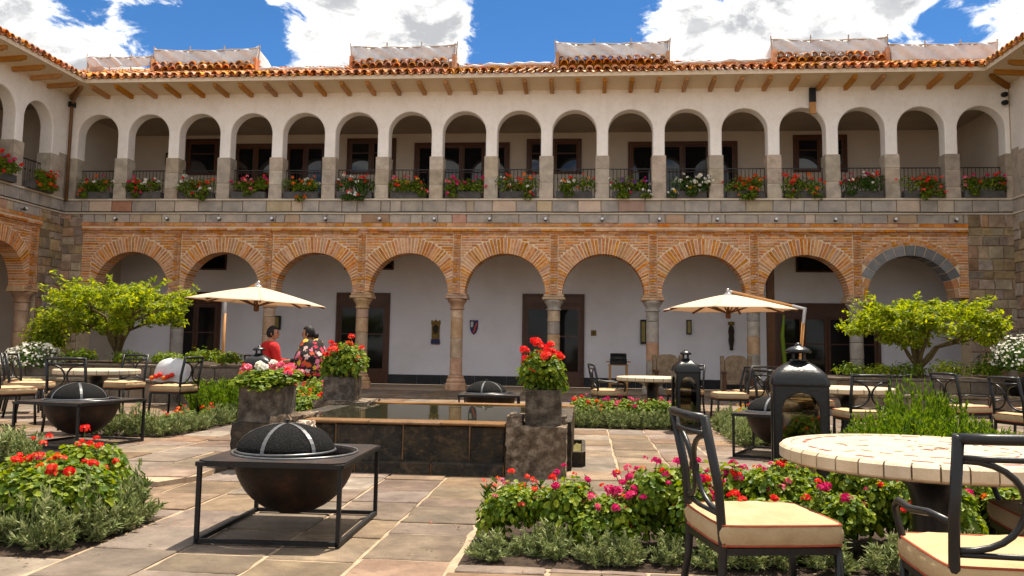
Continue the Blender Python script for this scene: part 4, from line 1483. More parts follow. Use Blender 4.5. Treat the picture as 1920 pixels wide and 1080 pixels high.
# ------------------------------------------------------------------ lanterns
def lantern():
    t = thing('lantern', '', 'lantern')
    w, zb, zt = .235, .07, .80
    m1 = MB(); m1.cbox(-w - .01, w + .01, -w - .01, w + .01, 0, .07, c=.008); m1.build('base', 'lantern', t)
    # four walls with round-headed openings
    for k in range(4):
        m1 = MB()
        hw, sp = .158, .60
        arch_wall(m1, -w, w, zb, .905, -w, -w + .02, [(0, hw, .69)], ch=.006, n=16)
        m1.box(-hw, hw, -w + .001, -w + .019, zb, zb + .05)
        o = m1.build('side_frame', 'lantern', t)
        o.rotation_euler = (0, 0, k * PI / 2)
        g = MB(); g.box(-.18, .18, -w + .024, -w + .028, zb + .02, .88)
        go = g.build('pane', LGLASS, o)
    # curved square roof
    m1 = MB()
    prof = [(w + .014, .90), (w + .018, .915), (w + .012, .955), (w - .012, 1.005), (w - .055, 1.05), (w - .11, 1.085), (.085, 1.105), (.07, 1.108)]
    vs, fs = [], []
    n = 20

    def sq(an, r, k=4.5):
        c, s = math.cos(an), math.sin(an)
        d = (abs(c) ** k + abs(s) ** k) ** (-1 / k)
        return r * d * c, r * d * s
    m = 48
    for (r, z) in prof:
        for k in range(m):
            x, y = sq(2 * PI * k / m, r, 10 if r > .2 else 5)
            vs.append((x, y, z))
    for i in range(len(prof) - 1):
        for k in range(m):
            l = (k + 1) % m
            fs.append((i * m + k, i * m + l, (i + 1) * m + l, (i + 1) * m + k))
    fs.append(tuple((len(prof) - 1) * m + k for k in range(m)))
    fs.append(tuple(range(m - 1, -1, -1)))
    m1.add(vs, fs)
    m1.build('roof', 'lantern', t, smooth=True)
    m1 = MB()
    for k in range(4):
        an = PI / 4 + k * PI / 2
        m1.tube([(.062 * math.cos(an), .062 * math.sin(an), 1.10), (.062 * math.cos(an), .062 * math.sin(an), 1.185)], .011, 5)
    m1.tube([(.066 * math.cos(2 * PI * k / 16), .066 * math.sin(2 * PI * k / 16), 1.115) for k in range(16)], .012, 5, closed=True)
    m1.build('chimney', 'lantern', t, kind='stuff')
    m1 = MB(); m1.lathe([(.105, 1.18), (.118, 1.192), (.100, 1.215), (.06, 1.235), (.03, 1.243), (.028, 1.258), (.012, 1.272)], 20); m1.build('cap', 'lantern', t, smooth=True)
    m1 = MB(); m1.lathe([(.05, .07), (.05, .27), (.02, .272)], 16); m1.build('candle', mat('candle_wax', [(.60, .52, .36), (.68, .60, .44)], rough=.6), t, smooth=False)
    return t


LGLASS = bpy.data.materials.new('lantern_glass')
LGLASS.use_nodes = True
_t = LGLASS.node_tree
for n_ in list(_t.nodes):
    _t.nodes.remove(n_)
_o = N(_t, 'ShaderNodeOutputMaterial')
_g = N(_t, 'ShaderNodeBsdfGlossy', inp={'Roughness': .04, 'Color': (.8, .8, .8, 1)})
_tr = N(_t, 'ShaderNodeBsdfTransparent', inp={'Color': (.62, .60, .53, 1)})
_fr = N(_t, 'ShaderNodeFresnel', inp={'IOR': 1.45})
_mx = N(_t, 'ShaderNodeMixShader')
_ad = N(_t, 'ShaderNodeMath', operation='ADD', inp={1: .06}); L(_t, _fr.outputs[0], _ad.inputs[0]); L(_t, _ad.outputs[0], _mx.inputs[0]); L(_t, _tr.outputs[0], _mx.inputs[1]); L(_t, _g.outputs[0], _mx.inputs[2]); L(_t, _mx.outputs[0], _o.inputs[0])
LN = lantern()
LG = 'tall black candle lanterns'
LN['label'] = 'large black lantern behind the near mosaic table'
LN['group'] = LG
LN.location = (1.86, 7.5, .004); LN.rotation_euler = (0, 0, rad(-9.5)); LN.scale = (.96, .96, 1.0)
copy_tree(LN, (1.50, 12.62, .004), rad(6), 'black lantern at the bed corner left of the large lantern, farther away', LG).scale = (.76, .76, .95)
copy_tree(LN, (-5.10, 12.8, PLAT_Z + .004), rad(12), 'black lantern among the flowers in front of the man in red', LG).scale = (.88, .88, .88)


# ------------------------------------------------------------------ tables
def table(R=.67, H=.75, near=False):
    t = thing('round_table', '', 'table')
    n = 40 if near else 24
    m1 = MB(); m1.lathe([(R - .03, H - .075), (R - .012, H - .070), (R - .012, H - .006), (R - .05, H - .004)], 64)
    m1.build('slab', 'grout', t)
    m1 = MB(); m1.lathe([(.01, H - .003), (R - .055, H - .003), (R - .055, H), (.01, H)], 64)
    m1.build('top_surface', 'tabletop', t)
    for k in range(n):
        m1 = MB()
        a0, a1 = 2 * PI * (k + .035) / n, 2 * PI * (k + .965) / n
        sec = [(R - .052, H + .001), (R - .012, H + .001), (R + .002, H - .012), (R + .002, H - .058), (R - .008, H - .066), (R - .02, H - .066)]
        vs = []
        q = 3
        for i in range(q + 1):
            an = a0 + (a1 - a0) * i / q
            for (r, z) in sec:
                vs.append((r * math.cos(an), r * math.sin(an), z))
        s = len(sec)
        fs = [(i * s + j, i * s + j + 1, (i + 1) * s + j + 1, (i + 1) * s + j) for i in range(q) for j in range(s - 1)]
        fs += [tuple(range(s - 1, -1, -1)), tuple(q * s + j for j in range(s))]
        m1.add(vs, fs)
        if near:
            m1.build('rim_tile', 'tabletop', t)
        else:
            if k == 0:
                acc = MB()
            acc.add(m1.v, m1.f)
    if not near:
        acc.build('rim_tiles', 'tabletop', t, kind='stuff')
    if near:
        rr = random.Random(9)
        # two rings of red chips and scattered leaf chips, let in a hair above the stone
        for (r0, n2, wd, gapp) in ((R - .115, 30, .024, .30), (R - .30, 22, .010, .45)):
            for k in range(n2):
                if rr.random() < (.12 if wd > .02 else .35):
                    continue
                a0 = 2 * PI * (k + gapp / 2) / n2
                a1 = 2 * PI * (k + 1 - gapp / 2) / n2
                m1 = MB()
                vs = []
                for an in (a0, (a0 + a1) / 2, a1):
                    w = wd * rr.uniform(.35, .6)
                    for (rq, z) in ((r0 - w, H - .001), (r0 + w, H - .001), (r0 - w, H + .0018), (r0 + w, H + .0018)):
                        vs.append((rq * math.cos(an), rq * math.sin(an), z))
                fs = []
                for i in (0, 4):
                    fs += [(i + 2, i + 3, i + 7, i + 6), (i, i + 2, i + 6, i + 4), (i + 1, i + 5, i + 7, i + 3)]
                fs += [(0, 1, 3, 2), (8, 10, 11, 9)]
                m1.add(vs, fs)
                m1.build('mosaic_chip', 'red_tile', t)
        for k in range(34):
            r0, an = rr.uniform(.05, R - .17), rr.uniform(0, 2 * PI)
            l, w, b = rr.uniform(.02, .045), rr.uniform(.006, .012), rr.uniform(0, PI)
            m1 = MB()
            m1.prism([(-l, 0), (0, -w), (l, 0), (0, w)], -.001, .0018)
            m1.build('mosaic_chip', rr.choice(['green_tile', 'green_tile', 'red_tile']), t, loc=(r0 * math.cos(an), r0 * math.sin(an), H)).rotation_euler = (0, 0, b)
    m1 = MB()
    m1.lathe([(.30, 0), (.305, .02), (.27, .05), (.15, .10), (.095, .17), (.085, .26), (.085, .50), (.10, .57), (.17, .63), (.27, .665), (.30, H - .074)], 28)
    m1.build('pedestal', 'iron', t, smooth=True)
    return t


TB = table(.67, .75, True)
TB['label'] = 'near round table with pale mosaic top and tiled rim'
TB.location = (1.62, 4.14, .004)
TB['group'] = 'round pedestal tables'
T2 = table(.58, .74)
T2['group'] = 'round pedestal tables'
T2['label'] = 'round table with a cream top on the left terrace beside the bundle'
T2.location = (-7.05, 11.65, PLAT_Z + .004)
copy_tree(T2, (3.42, 11.3, .004), .3, 'round cream-topped table on the right behind the large lantern', 'round pedestal tables')
copy_tree(T2, (1.12, 14.1, .004), .5, 'round cream-topped table left of the small lantern, beyond the pink flowers', 'round pedestal tables')
copy_tree(T2, (-5.15, 14.75, PLAT_Z + .004), .1, 'round table between the two seated people', 'round pedestal tables')


# ------------------------------------------------------------------ wrought iron chairs
def cushion_mesh(w=.248, d=.253, h=.098, zb=.42):
    m1 = MB()
    n = 14

    def edge(u):
        return 1 - (2 * abs(u - .5)) ** 6

    def outline(u, v):
        x, y = (u - .5) * 2, (v - .5) * 2
        # slightly rounded square
        k = 1 - .045 * (abs(x) ** 4) * (abs(y) ** 4)
        return x * k, y * k
    rr = random.Random(2)
    for side in (1, -1):
        def fn(u, v, side=side):
            x, y = outline(u, v)
            puff = (1 - abs(x) ** 8) * (1 - abs(y) ** 8)
            wr = (.004 * math.sin(x * 7 + y * 4 + 1) + .003 * math.sin(y * 13 - x * 6) + .0022 * math.sin(x * 23 + y * 9)) * puff
            z = zb + h / 2 + side * (h / 2 - .010 + .014 * puff) + wr
            return (x * w, y * d, z)
        if side > 0:
            m1.grid(fn, n, n)
        else:
            o = len(m1.f)
            m1.grid(fn, n, n)
            m1.f[o:] = [f[::-1] for f in m1.f[o:]]
    # side band
    per = []
    for i in range(n):
        per.append((i / n, 0))
    for i in range(n):
        per.append((1, i / n))
    for i in range(n):
        per.append((1 - i / n, 1))
    for i in range(n):
        per.append((0, 1 - i / n))
    vs, fs = [], []
    for i, (u, v) in enumerate(per):
        x, y = outline(u, v)
        for zz, bl in ((-1, 0), (-.4, .010), (.4, .012), (1, 0)):
            l = math.hypot(x, y)
            b2 = bl + (.0045 * math.sin(i * 1.9) + .003 * math.sin(i * .83 + zz * 4)) * (abs(zz) < .9)
            vs.append((x * w + x / l * b2, y * d + y / l * b2, zb + h / 2 + zz * (h / 2 - .010)))
    m = len(per)
    for i in range(m):
        j = (i + 1) % m
        for k in range(3):
            fs.append((i * 4 + k, j * 4 + k, j * 4 + k + 1, i * 4 + k + 1))
    m1.add(vs, fs)
    p = MB()
    for zz in (1, -1):
        p.tube([(outline(u, v)[0] * (w + .002), outline(u, v)[1] * (d + .002), zb + h / 2 + zz * (h / 2 - .010)) for (u, v) in per], .0045, 5, closed=True)
    return m1, p


def chair(arms=False, r=.0175):
    t = thing('iron_chair', '', 'chair')
    w, d = .222, .235
    HT = .935
    for s in (-1, 1):
        m1 = MB(); m1.tube([(s * (w + .01), -d - .055, 0), (s * w, -d - .005, .30), (s * w, -d, .42), (s * w, -d - .018, .66), (s * w, -d - .075, HT)], [r, r, r * 1.1, r * 1.1, r * 1.15], 8)
        m1.build('back_post', 'iron', t, smooth=True)
        m1 = MB(); m1.tube([(s * (w + .012), d + .02, 0), (s * (w + .005), d + .005, .25), (s * w, d, .41)], r, 8); m1.build('leg', 'iron', t, smooth=True)
    m1 = MB()
    c = [(-w, -d, .405), (w, -d, .405), (w, d, .405), (-w, d, .405)]
    for a, b in zip(c, c[1:] + c[:1]):
        m1.tube([a, b], .014, 4, sq=True)
    for k in range(4):
        y = -d + (k + 1) * 2 * d / 5
        m1.box(-w, w, y - .012, y + .012, .402, .41)
    m1.build('seat_frame', 'iron', t, kind='stuff')

    def bk(z):   # y of the leaning back at height z
        return -d - .018 * min(1, max(0, (z - .42) / .24)) - .057 * max(0, (z - .66) / (HT - .66))
    m1 = MB()
    m1.tube([(-w, bk(HT) + .0, HT - .012), (-w * .5, bk(HT) - .022, HT - .010), (0, bk(HT) - .03, HT - .008), (w * .5, bk(HT) - .022, HT - .010), (w, bk(HT), HT - .012)], .0185, 8)
    m1.build('top_rail', 'iron', t, smooth=True)
    m1 = MB()
    m1.tube([(-w, bk(.86), .862), (-w * .5, bk(.86) - .02, .86), (0, bk(.86) - .027, .86), (w * .5, bk(.86) - .02, .86), (w, bk(.86), .862)], .010, 8)
    m1.build('back_rail', 'iron', t, smooth=True)
    m1 = MB()
    m1.tube([(-w, bk(.545), .545), (0, bk(.545) - .012, .545), (w, bk(.545), .545)], .010, 8)
    m1.build('lower_rail', 'iron', t, smooth=True)
    for s in (-1, 1):
        m1 = MB()
        pts = []
        for k in range(15):
            a = -PI / 2 + PI * k / 14
            z = .705 + .148 * math.sin(a)
            x = s * (w - (w - .012) * math.cos(a) ** .8 if math.cos(a) > 1e-6 else w)
            pts.append((x, bk(z) - .018 * math.cos(a), z))
        m1.tube(pts, .0115, 8)
        m1.build('back_scroll', 'iron', t, smooth=True)
    m1 = MB(); m1.box(-.028, .028, bk(.705) - .032, bk(.705) - .006, .692, .720); m1.build('collar', 'iron', t)
    if arms:
        for s in (-1, 1):
            m1 = MB()
            m1.tube([(s * w, bk(.64), .645), (s * (w + .03), -.12, .655), (s * (w + .045), .02, .64), (s * (w + .045), .14, .648), (s * (w + .04), .205, .62), (s * (w + .03), .215, .57), (s * (w + .012), .19, .48), (s * w, d, .41)],
                    [.011, .013, .014, .014, .013, .013, .014, .014], 8)
            m1.build('arm', 'iron', t, smooth=True)
    cm, pm = cushion_mesh()
    cu = cm.build('cushion', 'cushion', t, smooth=True)
    pm.build('piping', 'piping', cu, kind='stuff')
    return t


CH = chair()
CHA = chair(True)
CG = 'black iron chairs with tan cushions'
for c in (CH, CHA):
    c['group'] = CG
CH['label'] = 'near chair left of the mosaic table, seen from its side'
CH.location = (.745, 3.70, .004); CH.rotation_euler = (0, 0, rad(-80))
CHA['label'] = 'near chair with its back to the camera at the right edge, arms and tan cushion'
CHA.location = (1.435, 3.14, .004); CHA.rotation_euler = (0, 0, rad(-2))
copy_tree(CHA, (2.13, 3.95, .004), rad(84), 'chair right of the near mosaic table, only part of its cushion in view', CG)
chairs = [
    (-6.42, 10.1, PLAT_Z, 14, 0, 'chair with its back to the camera right behind the left fire pit'),
    (-6.05, 12.0, PLAT_Z, 82, 0, 'chair beside the white bundle, facing the left terrace table'),
    (-8.35, 12.1, PLAT_Z, -75, 0, 'chair left of the left terrace table, facing it'),
    (-8.95, 12.75, PLAT_Z, -60, 0, 'chair at the left edge of the picture, behind another chair'),
    (-7.75, 10.75, PLAT_Z, -25, 0, 'chair at the left edge of the picture, nearest of its row'),
    (-7.3, 12.75, PLAT_Z, 172, 0, 'chair behind the left terrace table, facing the camera'),
    (3.28, 10.35, 0, 6, 0, 'chair with its back to the camera behind the tall grass on the right'),
    (2.72, 11.9, 0, -65, 0, 'chair just right of the large lantern, beyond the fire pit'),
    (3.25, 12.45, 0, -170, 0, 'chair on the far side of the right table, behind the large lantern'),
    (5.05, 11.75, 0, -70, 1, 'chair at right in front of the stone planter, left of a pair'),
    (5.12, 10.25, 0, -74, 1, 'chair at right in front of the stone planter, nearer of a pair'),
    (5.85, 11.3, 0, 100, 0, 'chair at the right edge, facing the pair of chairs'),
    (4.27, 6.85, 0, 40, 0, 'chair cut by the right edge of the picture, close to the near table'),
    (.42, 14.15, 0, -78, 1, 'chair with arms left of the table beyond the pink flowers'),
    (1.75, 14.75, 0, 150, 0, 'chair behind the table seen through the small lantern'),
    (2.35, 13.9, 0, 95, 0, 'chair just right of the small lantern'),
    (2.85, 14.85, 0, 20, 0, 'chair with its back to the camera below the right armchair'),
    (3.45, 14.3, 0, -25, 0, 'chair right of the small lantern, next to the large lantern'),
    (-5.75, 14.75, PLAT_Z, -88, 0, 'chair under the man in red'),
    (-4.72, 14.4, PLAT_Z, 98, 0, 'chair under the woman in the flowered shawl'),
]
for (x, y, z, a, arm, lab) in chairs:
    copy_tree(CHA if arm else CH, (x, y, z + .004), rad(a), lab, CG)

# ------------------------------------------------------------------ foliage helpers
def leaves_np(P, Nrm, size, kind, rng, cup=.25):
    """leaf faces: P (n,3) centres, Nrm (n,3) facing; returns verts and faces"""
    n = len(P)
    Nrm = Nrm / np.maximum(np.linalg.norm(Nrm, axis=1, keepdims=True), 1e-6)
    ref = rng.normal(size=(n, 3))
    T = np.cross(Nrm, ref)
    T /= np.maximum(np.linalg.norm(T, axis=1, keepdims=True), 1e-6)
    Bv = np.cross(Nrm, T)
    s = (size * rng.uniform(.65, 1.3, n))[:, None]
    if kind == 'round':
        k = 7
        an = np.linspace(0, 2 * np.pi, k, endpoint=False)
        V = [P + Nrm * s * -cup * .6]
        for a in an:
            rr_ = rng.uniform(.8, 1.1, n)[:, None]
            V.append(P + (T * np.cos(a) + Bv * np.sin(a)) * s * rr_ + Nrm * s * cup * (rng.uniform(-.5, 1, n)[:, None]))
        V = np.stack(V, 1).reshape(-1, 3)
        Fc = [(i * (k + 1), i * (k + 1) + 1 + j, i * (k + 1) + 1 + (j + 1) % k) for i in range(n) for j in range(k)]
    elif kind == 'oval':
        pts = [(-1, 0, 0), (-.3, .42, .12), (.45, .36, .12), (1.05, 0, -.15), (.45, -.36, .12), (-.3, -.42, .12)]
        V = np.stack([P + T * s * a + Bv * s * b + Nrm * s * c for a, b, c in pts], 1).reshape(-1, 3)
        Fc = [t for i in range(n) for t in ((6 * i, 6 * i + 5, 6 * i + 4, 6 * i + 3), (6 * i, 6 * i + 3, 6 * i + 2, 6 * i + 1))]
    else:   # lance: thin blade along its normal
        V = np.stack([P - Nrm * s * .15 - T * s * .09, P - Nrm * s * .15 + T * s * .09, P + Nrm * s * .5 + T * s * .13, P + Nrm * s * 1.0 + Bv * s * .12, P + Nrm * s * .5 - T * s * .13], 1).reshape(-1, 3)
        Fc = [(5 * i, 5 * i + 1, 5 * i + 2, 5 * i + 3, 5 * i + 4) for i in range(n)]
    return V, Fc


def rand_dirs(n, rng, zmin=-1.0):
    z = rng.uniform(zmin, 1, n)
    a = rng.uniform(0, 2 * np.pi, n)
    r = np.sqrt(1 - z * z)
    return np.stack([r * np.cos(a), r * np.sin(a), z], 1)


def foliage_geranium(seed, r=.24, h=.34, n=420, size=.030):
    rng = np.random.default_rng(seed)
    mb = MB()
    nl = 13
    cs = []
    for i in range(nl):
        a = 2 * np.pi * i / nl + rng.uniform(-.3, .3)
        q = r * rng.uniform(.25, .75)
        cs.append((q * np.cos(a), q * np.sin(a), h * rng.uniform(.22, .80), rng.uniform(.45, .66) * r))
    cs.append((0, 0, h * .72, r * .6))
    per = n // len(cs)
    Ps, Ns = [], []
    for (x, y, z, q) in cs:
        d = rand_dirs(per, rng, -.5)
        rad_ = q * rng.uniform(.55, 1.05, per)[:, None]
        P = np.array([x, y, z]) + d * rad_ * np.array([1, 1, .8])
        P[:, 2] = np.maximum(P[:, 2], .015)
        Ps.append(P); Ns.append(d + np.array([0, 0, .9]) + rng.normal(scale=.35, size=(per, 3)))
    V, Fc = leaves_np(np.concatenate(Ps), np.concatenate(Ns), size, 'round', rng)
    mb.np(V, Fc)
    return mb


def foliage_silver(seed, r=.17, h=.30, n=900, size=.042):
    rng = np.random.default_rng(seed)
    mb = MB()
    # upright sprigs carrying short narrow leaves
    ns = 46
    Ps, Ns = [], []
    for i in range(ns):
        d = rand_dirs(1, rng, .15)[0]
        tip = d * np.array([r, r, h]) * rng.uniform(.7, 1.08)
        base = np.array([d[0] * r * .3, d[1] * r * .3, 0.0])
        m = n // ns
        t = rng.uniform(.25, 1, m)[:, None]
        P = base + (tip - base) * t + rng.normal(scale=.006, size=(m, 3))
        ax = (tip - base) / np.linalg.norm(tip - base)
        Ps.append(P); Ns.append(ax * .9 + rng.normal(scale=.6, size=(m, 3)) + np.array([0, 0, .15]))
    V, Fc = leaves_np(np.concatenate(Ps), np.concatenate(Ns), size, 'lance', rng)
    V[:, 2] = np.maximum(V[:, 2], .004)
    mb.np(V, Fc)
    return mb


def foliage_sprig(seed, h=.34, n=130, r=.07):
    """stiff upright narrow-leaved stems"""
    rng = np.random.default_rng(seed)
    mb = MB()
    Ps, Ns = [], []
    for i in range(6):
        a = rng.uniform(0, 6.28); q = r * rng.uniform(.2, 1)
        top = np.array([q * np.cos(a), q * np.sin(a), h * rng.uniform(.75, 1.05)])
        b = top * np.array([.3, .3, 0])
        mb.tube([tuple(b), tuple(b * .5 + top * .5), tuple(top)], .003, 4)
        m = n // 6
        t = rng.uniform(.35, 1, m)[:, None]
        an = rng.uniform(0, 6.28, m)
        out = np.stack([np.cos(an), np.sin(an), np.full(m, .9)], 1)
        Ps.append(b + (top - b) * t); Ns.append(out)
    V, Fc = leaves_np(np.concatenate(Ps), np.concatenate(Ns), .055, 'lance', rng)
    mb.np(V, Fc)
    return mb


def foliage_grass(seed, r=.30, h=.5, n=800, feather=True):
    rng = np.random.default_rng(seed)
    mb = MB()
    Ps, Ns = [], []
    ns = 130
    for i in range(ns):
        a = rng.uniform(0, 6.28); q = r * np.sqrt(rng.uniform(0, 1))
        b = np.array([q * np.cos(a), q * np.sin(a), 0])
        lean = np.array([np.cos(a), np.sin(a), 0]) * rng.uniform(0, .16)
        top = b + lean + np.array([rng.normal(scale=.03), rng.normal(scale=.03), h * rng.uniform(.55, 1.08) * (1 - .35 * (q / r) ** 2)])
        m = n // ns
        t = rng.uniform(.1, 1, m)[:, None]
        ax = (top - b) / np.linalg.norm(top - b)
        Ps.append(b + (top - b) * t); Ns.append(ax * 1.0 + rng.normal(scale=.45, size=(m, 3)))
    V, Fc = leaves_np(np.concatenate(Ps), np.concatenate(Ns), .042, 'lance', rng)
    V[:, 2] = np.maximum(V[:, 2], .002)
    # narrower blades
    mb.np(V, Fc)
    return mb


def head_mesh(seed, r=.036, n=26, flat=.75):
    rng = np.random.default_rng(seed)
    mb = MB()
    d = rand_dirs(n, rng, -.25)
    P = d * r * np.array([1, 1, flat]) * rng.uniform(.8, 1.05, n)[:, None]
    V, Fc = leaves_np(P, d + rng.normal(scale=.3, size=(n, 3)), r * .46, 'round', rng, cup=.3)
    mb.np(V, Fc)
    return mb


HEADS = [head_mesh(i, r=.030).mesh('flower_head', 'petal_red') for i in range(4)]
SMALL = [head_mesh(40 + i, r=.017, n=9).mesh('flower_head', 'petal_red') for i in range(3)]
GER = [foliage_geranium(i, n=2300, size=.0185).mesh('foliage', 'leaf_geranium') for i in range(5)]
SIL = [foliage_silver(i, n=1700, size=.036).mesh('foliage', 'leaf_silver') for i in range(5)]
SPR = [foliage_sprig(i).mesh('foliage', 'leaf_dark') for i in range(3)]
GRS = [foliage_grass(i, n=7800).mesh('foliage', 'leaf_grass') for i in range(3)]
_pr = random.Random(77)


def stem_mesh(mb, p0, p1, r=.0028):
    mid = ((p0[0] + p1[0]) / 2 + _pr.uniform(-.015, .015), (p0[1] + p1[1]) / 2 + _pr.uniform(-.015, .015), (p0[2] + p1[2]) / 2)
    mb.tube([p0, mid, p1], r, 4)


def geranium(x, y, z, label, colors, n, sc=1.0, r=.22, h=.34, group=None, small=0, top=.10, hs=1.0):
    t = thing('geranium', label, 'plant', (x, y, z), 0, group)
    o = ob('foliage', _pr.choice(GER), t, rot=(0, 0, _pr.uniform(0, 6.28)), scale=(sc * r / .24, sc * r / .24, sc * h / .34))
    o['kind'] = 'stuff'
    st = MB()
    for i in range(n):
        a = _pr.uniform(0, 6.28)
        q = r * sc * math.sqrt(_pr.uniform(.02, 1))
        hz = sc * h * (1.02 - .45 * (q / (r * sc)) ** 2) + _pr.uniform(-.01, top) * sc
        px, py = q * math.cos(a), q * math.sin(a)
        stem_mesh(st, (px * .4, py * .4, hz * .4), (px, py, hz - .01))
        ob('flower_head', _pr.choice(HEADS), t, loc=(px, py, hz), rot=(_pr.uniform(-.4, .4), _pr.uniform(-.4, .4), _pr.uniform(0, 6)), scale=hs * sc * _pr.uniform(.5, 1.12), m='petal_' + _pr.choice(colors))
    for i in range(small):
        a = _pr.uniform(0, 6.28)
        q = r * sc * math.sqrt(_pr.uniform(.1, 1.1))
        hz = sc * h * _pr.uniform(.55, 1.15)
        ob('flower_head', _pr.choice(SMALL), t, loc=(q * math.cos(a), q * math.sin(a), hz), scale=_pr.uniform(.8, 1.5), m='petal_' + _pr.choice(colors + ['orange']))
    if n:
        s = st.build('stems', 'stem', t, kind='stuff')
    return t


def silver(x, y, z, label, sc=1.0, group=None, zs=1.0):
    t = thing('silver_shrub', label, 'shrub', (x, y, z), _pr.uniform(0, 6.28), group)
    o = ob('foliage', _pr.choice(SIL), t, scale=(sc, sc, sc * zs * _pr.uniform(.85, 1.1)))
    o['kind'] = 'stuff'
    return t


def sprig(x, y, z, label, sc=1.0, group=None, color=None):
    t = thing('upright_plant', label, 'plant', (x, y, z), _pr.uniform(0, 6.28), group)
    o = ob('foliage', _pr.choice(SPR), t, scale=sc)
    o['kind'] = 'stuff'
    if color:
        for i in range(4):
            ob('flower_head', _pr.choice(SMALL), t, loc=(_pr.uniform(-.06, .06), _pr.uniform(-.06, .06), _pr.uniform(.28, .36)), m='petal_' + color)
    return t


def grass(x, y, z, label, sc=1.0, hs=1.0, group=None):
    t = thing('feathery_grass', label, 'plant', (x, y, z), _pr.uniform(0, 6.28), group)
    o = ob('foliage', _pr.choice(GRS), t, scale=(sc, sc, sc * hs))
    o['kind'] = 'stuff'
    return t


# near bed at the foot of the picture -----------------------------------------
FB = 'plants in the front flower bed'
xs = [-.55, -.36, -.15, .05, .27, .48, .69, .92, 1.15, 1.38, 1.62, 1.86, 2.1, 2.35, 2.6]
for i, x in enumerate(xs):
    silver(x + _pr.uniform(-.05, .05), 4.85 + _pr.uniform(-.05, .09), 0, 'low silver-green shrub along the near edge of the front bed, %s from its left corner' % ORD[i], sc=_pr.uniform(.72, 1.18), group=FB, zs=.78)
for i, (x, y, cs, n, sc, h, sm) in enumerate((
        (-.44, 5.22, ['coral', 'pink'], 11, .9, .40, 4), (-.08, 5.22, ['red', 'magenta'], 9, .95, .42, 4), (.12, 5.06, ['magenta', 'pink'], 12, .9, .36, 4),
        (.36, 5.18, ['magenta', 'magenta', 'pink'], 19, 1.05, .44, 5), (.60, 5.22, ['magenta', 'magenta', 'red'], 19, 1.05, .44, 5), (.80, 5.0, ['magenta', 'red'], 11, .9, .36, 4),
        (1.02, 5.5, ['magenta', 'magenta', 'red'], 15, 1.0, .46, 3), (1.30, 5.62, ['magenta', 'pink', 'red'], 13, 1.0, .48, 3), (1.18, 5.15, ['red'], 3, 1.0, .30, 2), (1.50, 5.25, ['red', 'magenta'], 6, 1.0, .36, 2),
        (1.78, 5.5, ['red', 'orange'], 10, 1.1, .46, 4), (2.05, 5.2, ['magenta', 'red'], 9, 1.1, .42, 3), (2.32, 5.6, ['orange'], 3, 1.1, .40, 2), (2.62, 5.35, ['red'], 3, 1.1, .38, 2), (2.95, 5.55, ['orange'], 2, 1.1, .40, 1))):
    geranium(x, y, 0, '%s geranium in the front bed, %s plant from the left' % (' and '.join(list(dict.fromkeys(cs))[:2]), ORD[i]), cs, n, sc, .21, h, FB, sm)
for i, (x, y, c) in enumerate(((-.60, 5.42, 'coral'), (-.30, 5.55, 'coral'), (.0, 5.60, None), (.33, 5.62, None), (.74, 5.70, None))):
    sprig(x, y, 0, 'upright narrow-leaved plant at the back of the front bed, %s from the left' % ORD[i], 1.0, FB, c)

# left front bed ----------------------------------------------------------------
LB = 'plants in the left front bed'
for i, (x, y, s) in enumerate(((-3.45, 4.68, .95), (-3.28, 4.80, 1.05), (-3.08, 4.70, 1.15), (-2.98, 4.95, 1.1), (-2.97, 5.2, 1.15), (-3.02, 5.42, 1.25), (-3.62, 4.75, 1.0))):
    silver(x, y, 0, 'silver-green shrub along the edge of the left bed, %s going round the corner' % ORD[i], s, LB)
for i, (x, y, cs, n, sc, h, sm) in enumerate(((-3.22, 5.05, ['red', 'coral'], 9, 1.2, .40, 6), (-3.52, 5.12, ['red', 'coral', 'magenta'], 11, 1.2, .40, 5), (-3.82, 5.15, ['magenta'], 14, 1.1, .38, 4),
                                              (-3.35, 5.40, ['red'], 11, 1.2, .46, 4), (-4.05, 4.9, ['coral', 'red'], 4, 1.1, .32, 2), (-3.72, 4.88, ['red', 'orange'], 3, 1.0, .32, 2))):
    geranium(x, y, 0, '%s geranium in the left front bed, %s from its right corner' % (' and '.join(list(dict.fromkeys(cs))[:2]), ORD[i]), cs, n, sc, .23, h * .9, LB, sm, hs=.75)
sprig(-2.99, 5.55, 0, 'upright dark sprig at the right corner of the left front bed', .9, LB)
for i, (x, y) in enumerate(((-5.28, 7.62), (-5.42, 7.42), (-5.55, 7.78), (-5.75, 7.5))):
    silver(x, y, PLAT_Z, 'silver-green shrub beside the terrace step at the left picture edge, %s from right' % ORD[i], 1.25, 'shrubs at the left edge')

# mid-left bed --------------------------------------------------------------------
MB_ = 'plants in the bed left of the fountain'
k = 0
for (x, y) in ((-5.95, 9.98), (-5.72, 9.95), (-5.48, 9.98), (-5.25, 10.0), (-5.1, 10.2), (-5.12, 10.5), (-5.1, 10.8), (-5.12, 11.1), (-5.1, 11.4), (-5.1, 11.75), (-5.12, 12.1)):
    silver(x, y, PLAT_Z, 'silver-green shrub edging the bed left of the fountain, %s from the front corner' % ORD[k], 1.0 if y > 10.1 else 1.15, MB_); k += 1
for i, (x, y, cs) in enumerate(((-5.6, 10.35, ['orange', 'yellow']), (-5.4, 10.75, ['red', 'orange']), (-5.5, 11.2, ['red']), (-5.35, 11.7, ['red', 'orange']))):
    geranium(x, y, PLAT_Z, '%s flowering plant in the bed left of the fountain, %s from front' % (' and '.join(cs), ORD[i]), cs, 5, .8, .22, .26, MB_, 4)
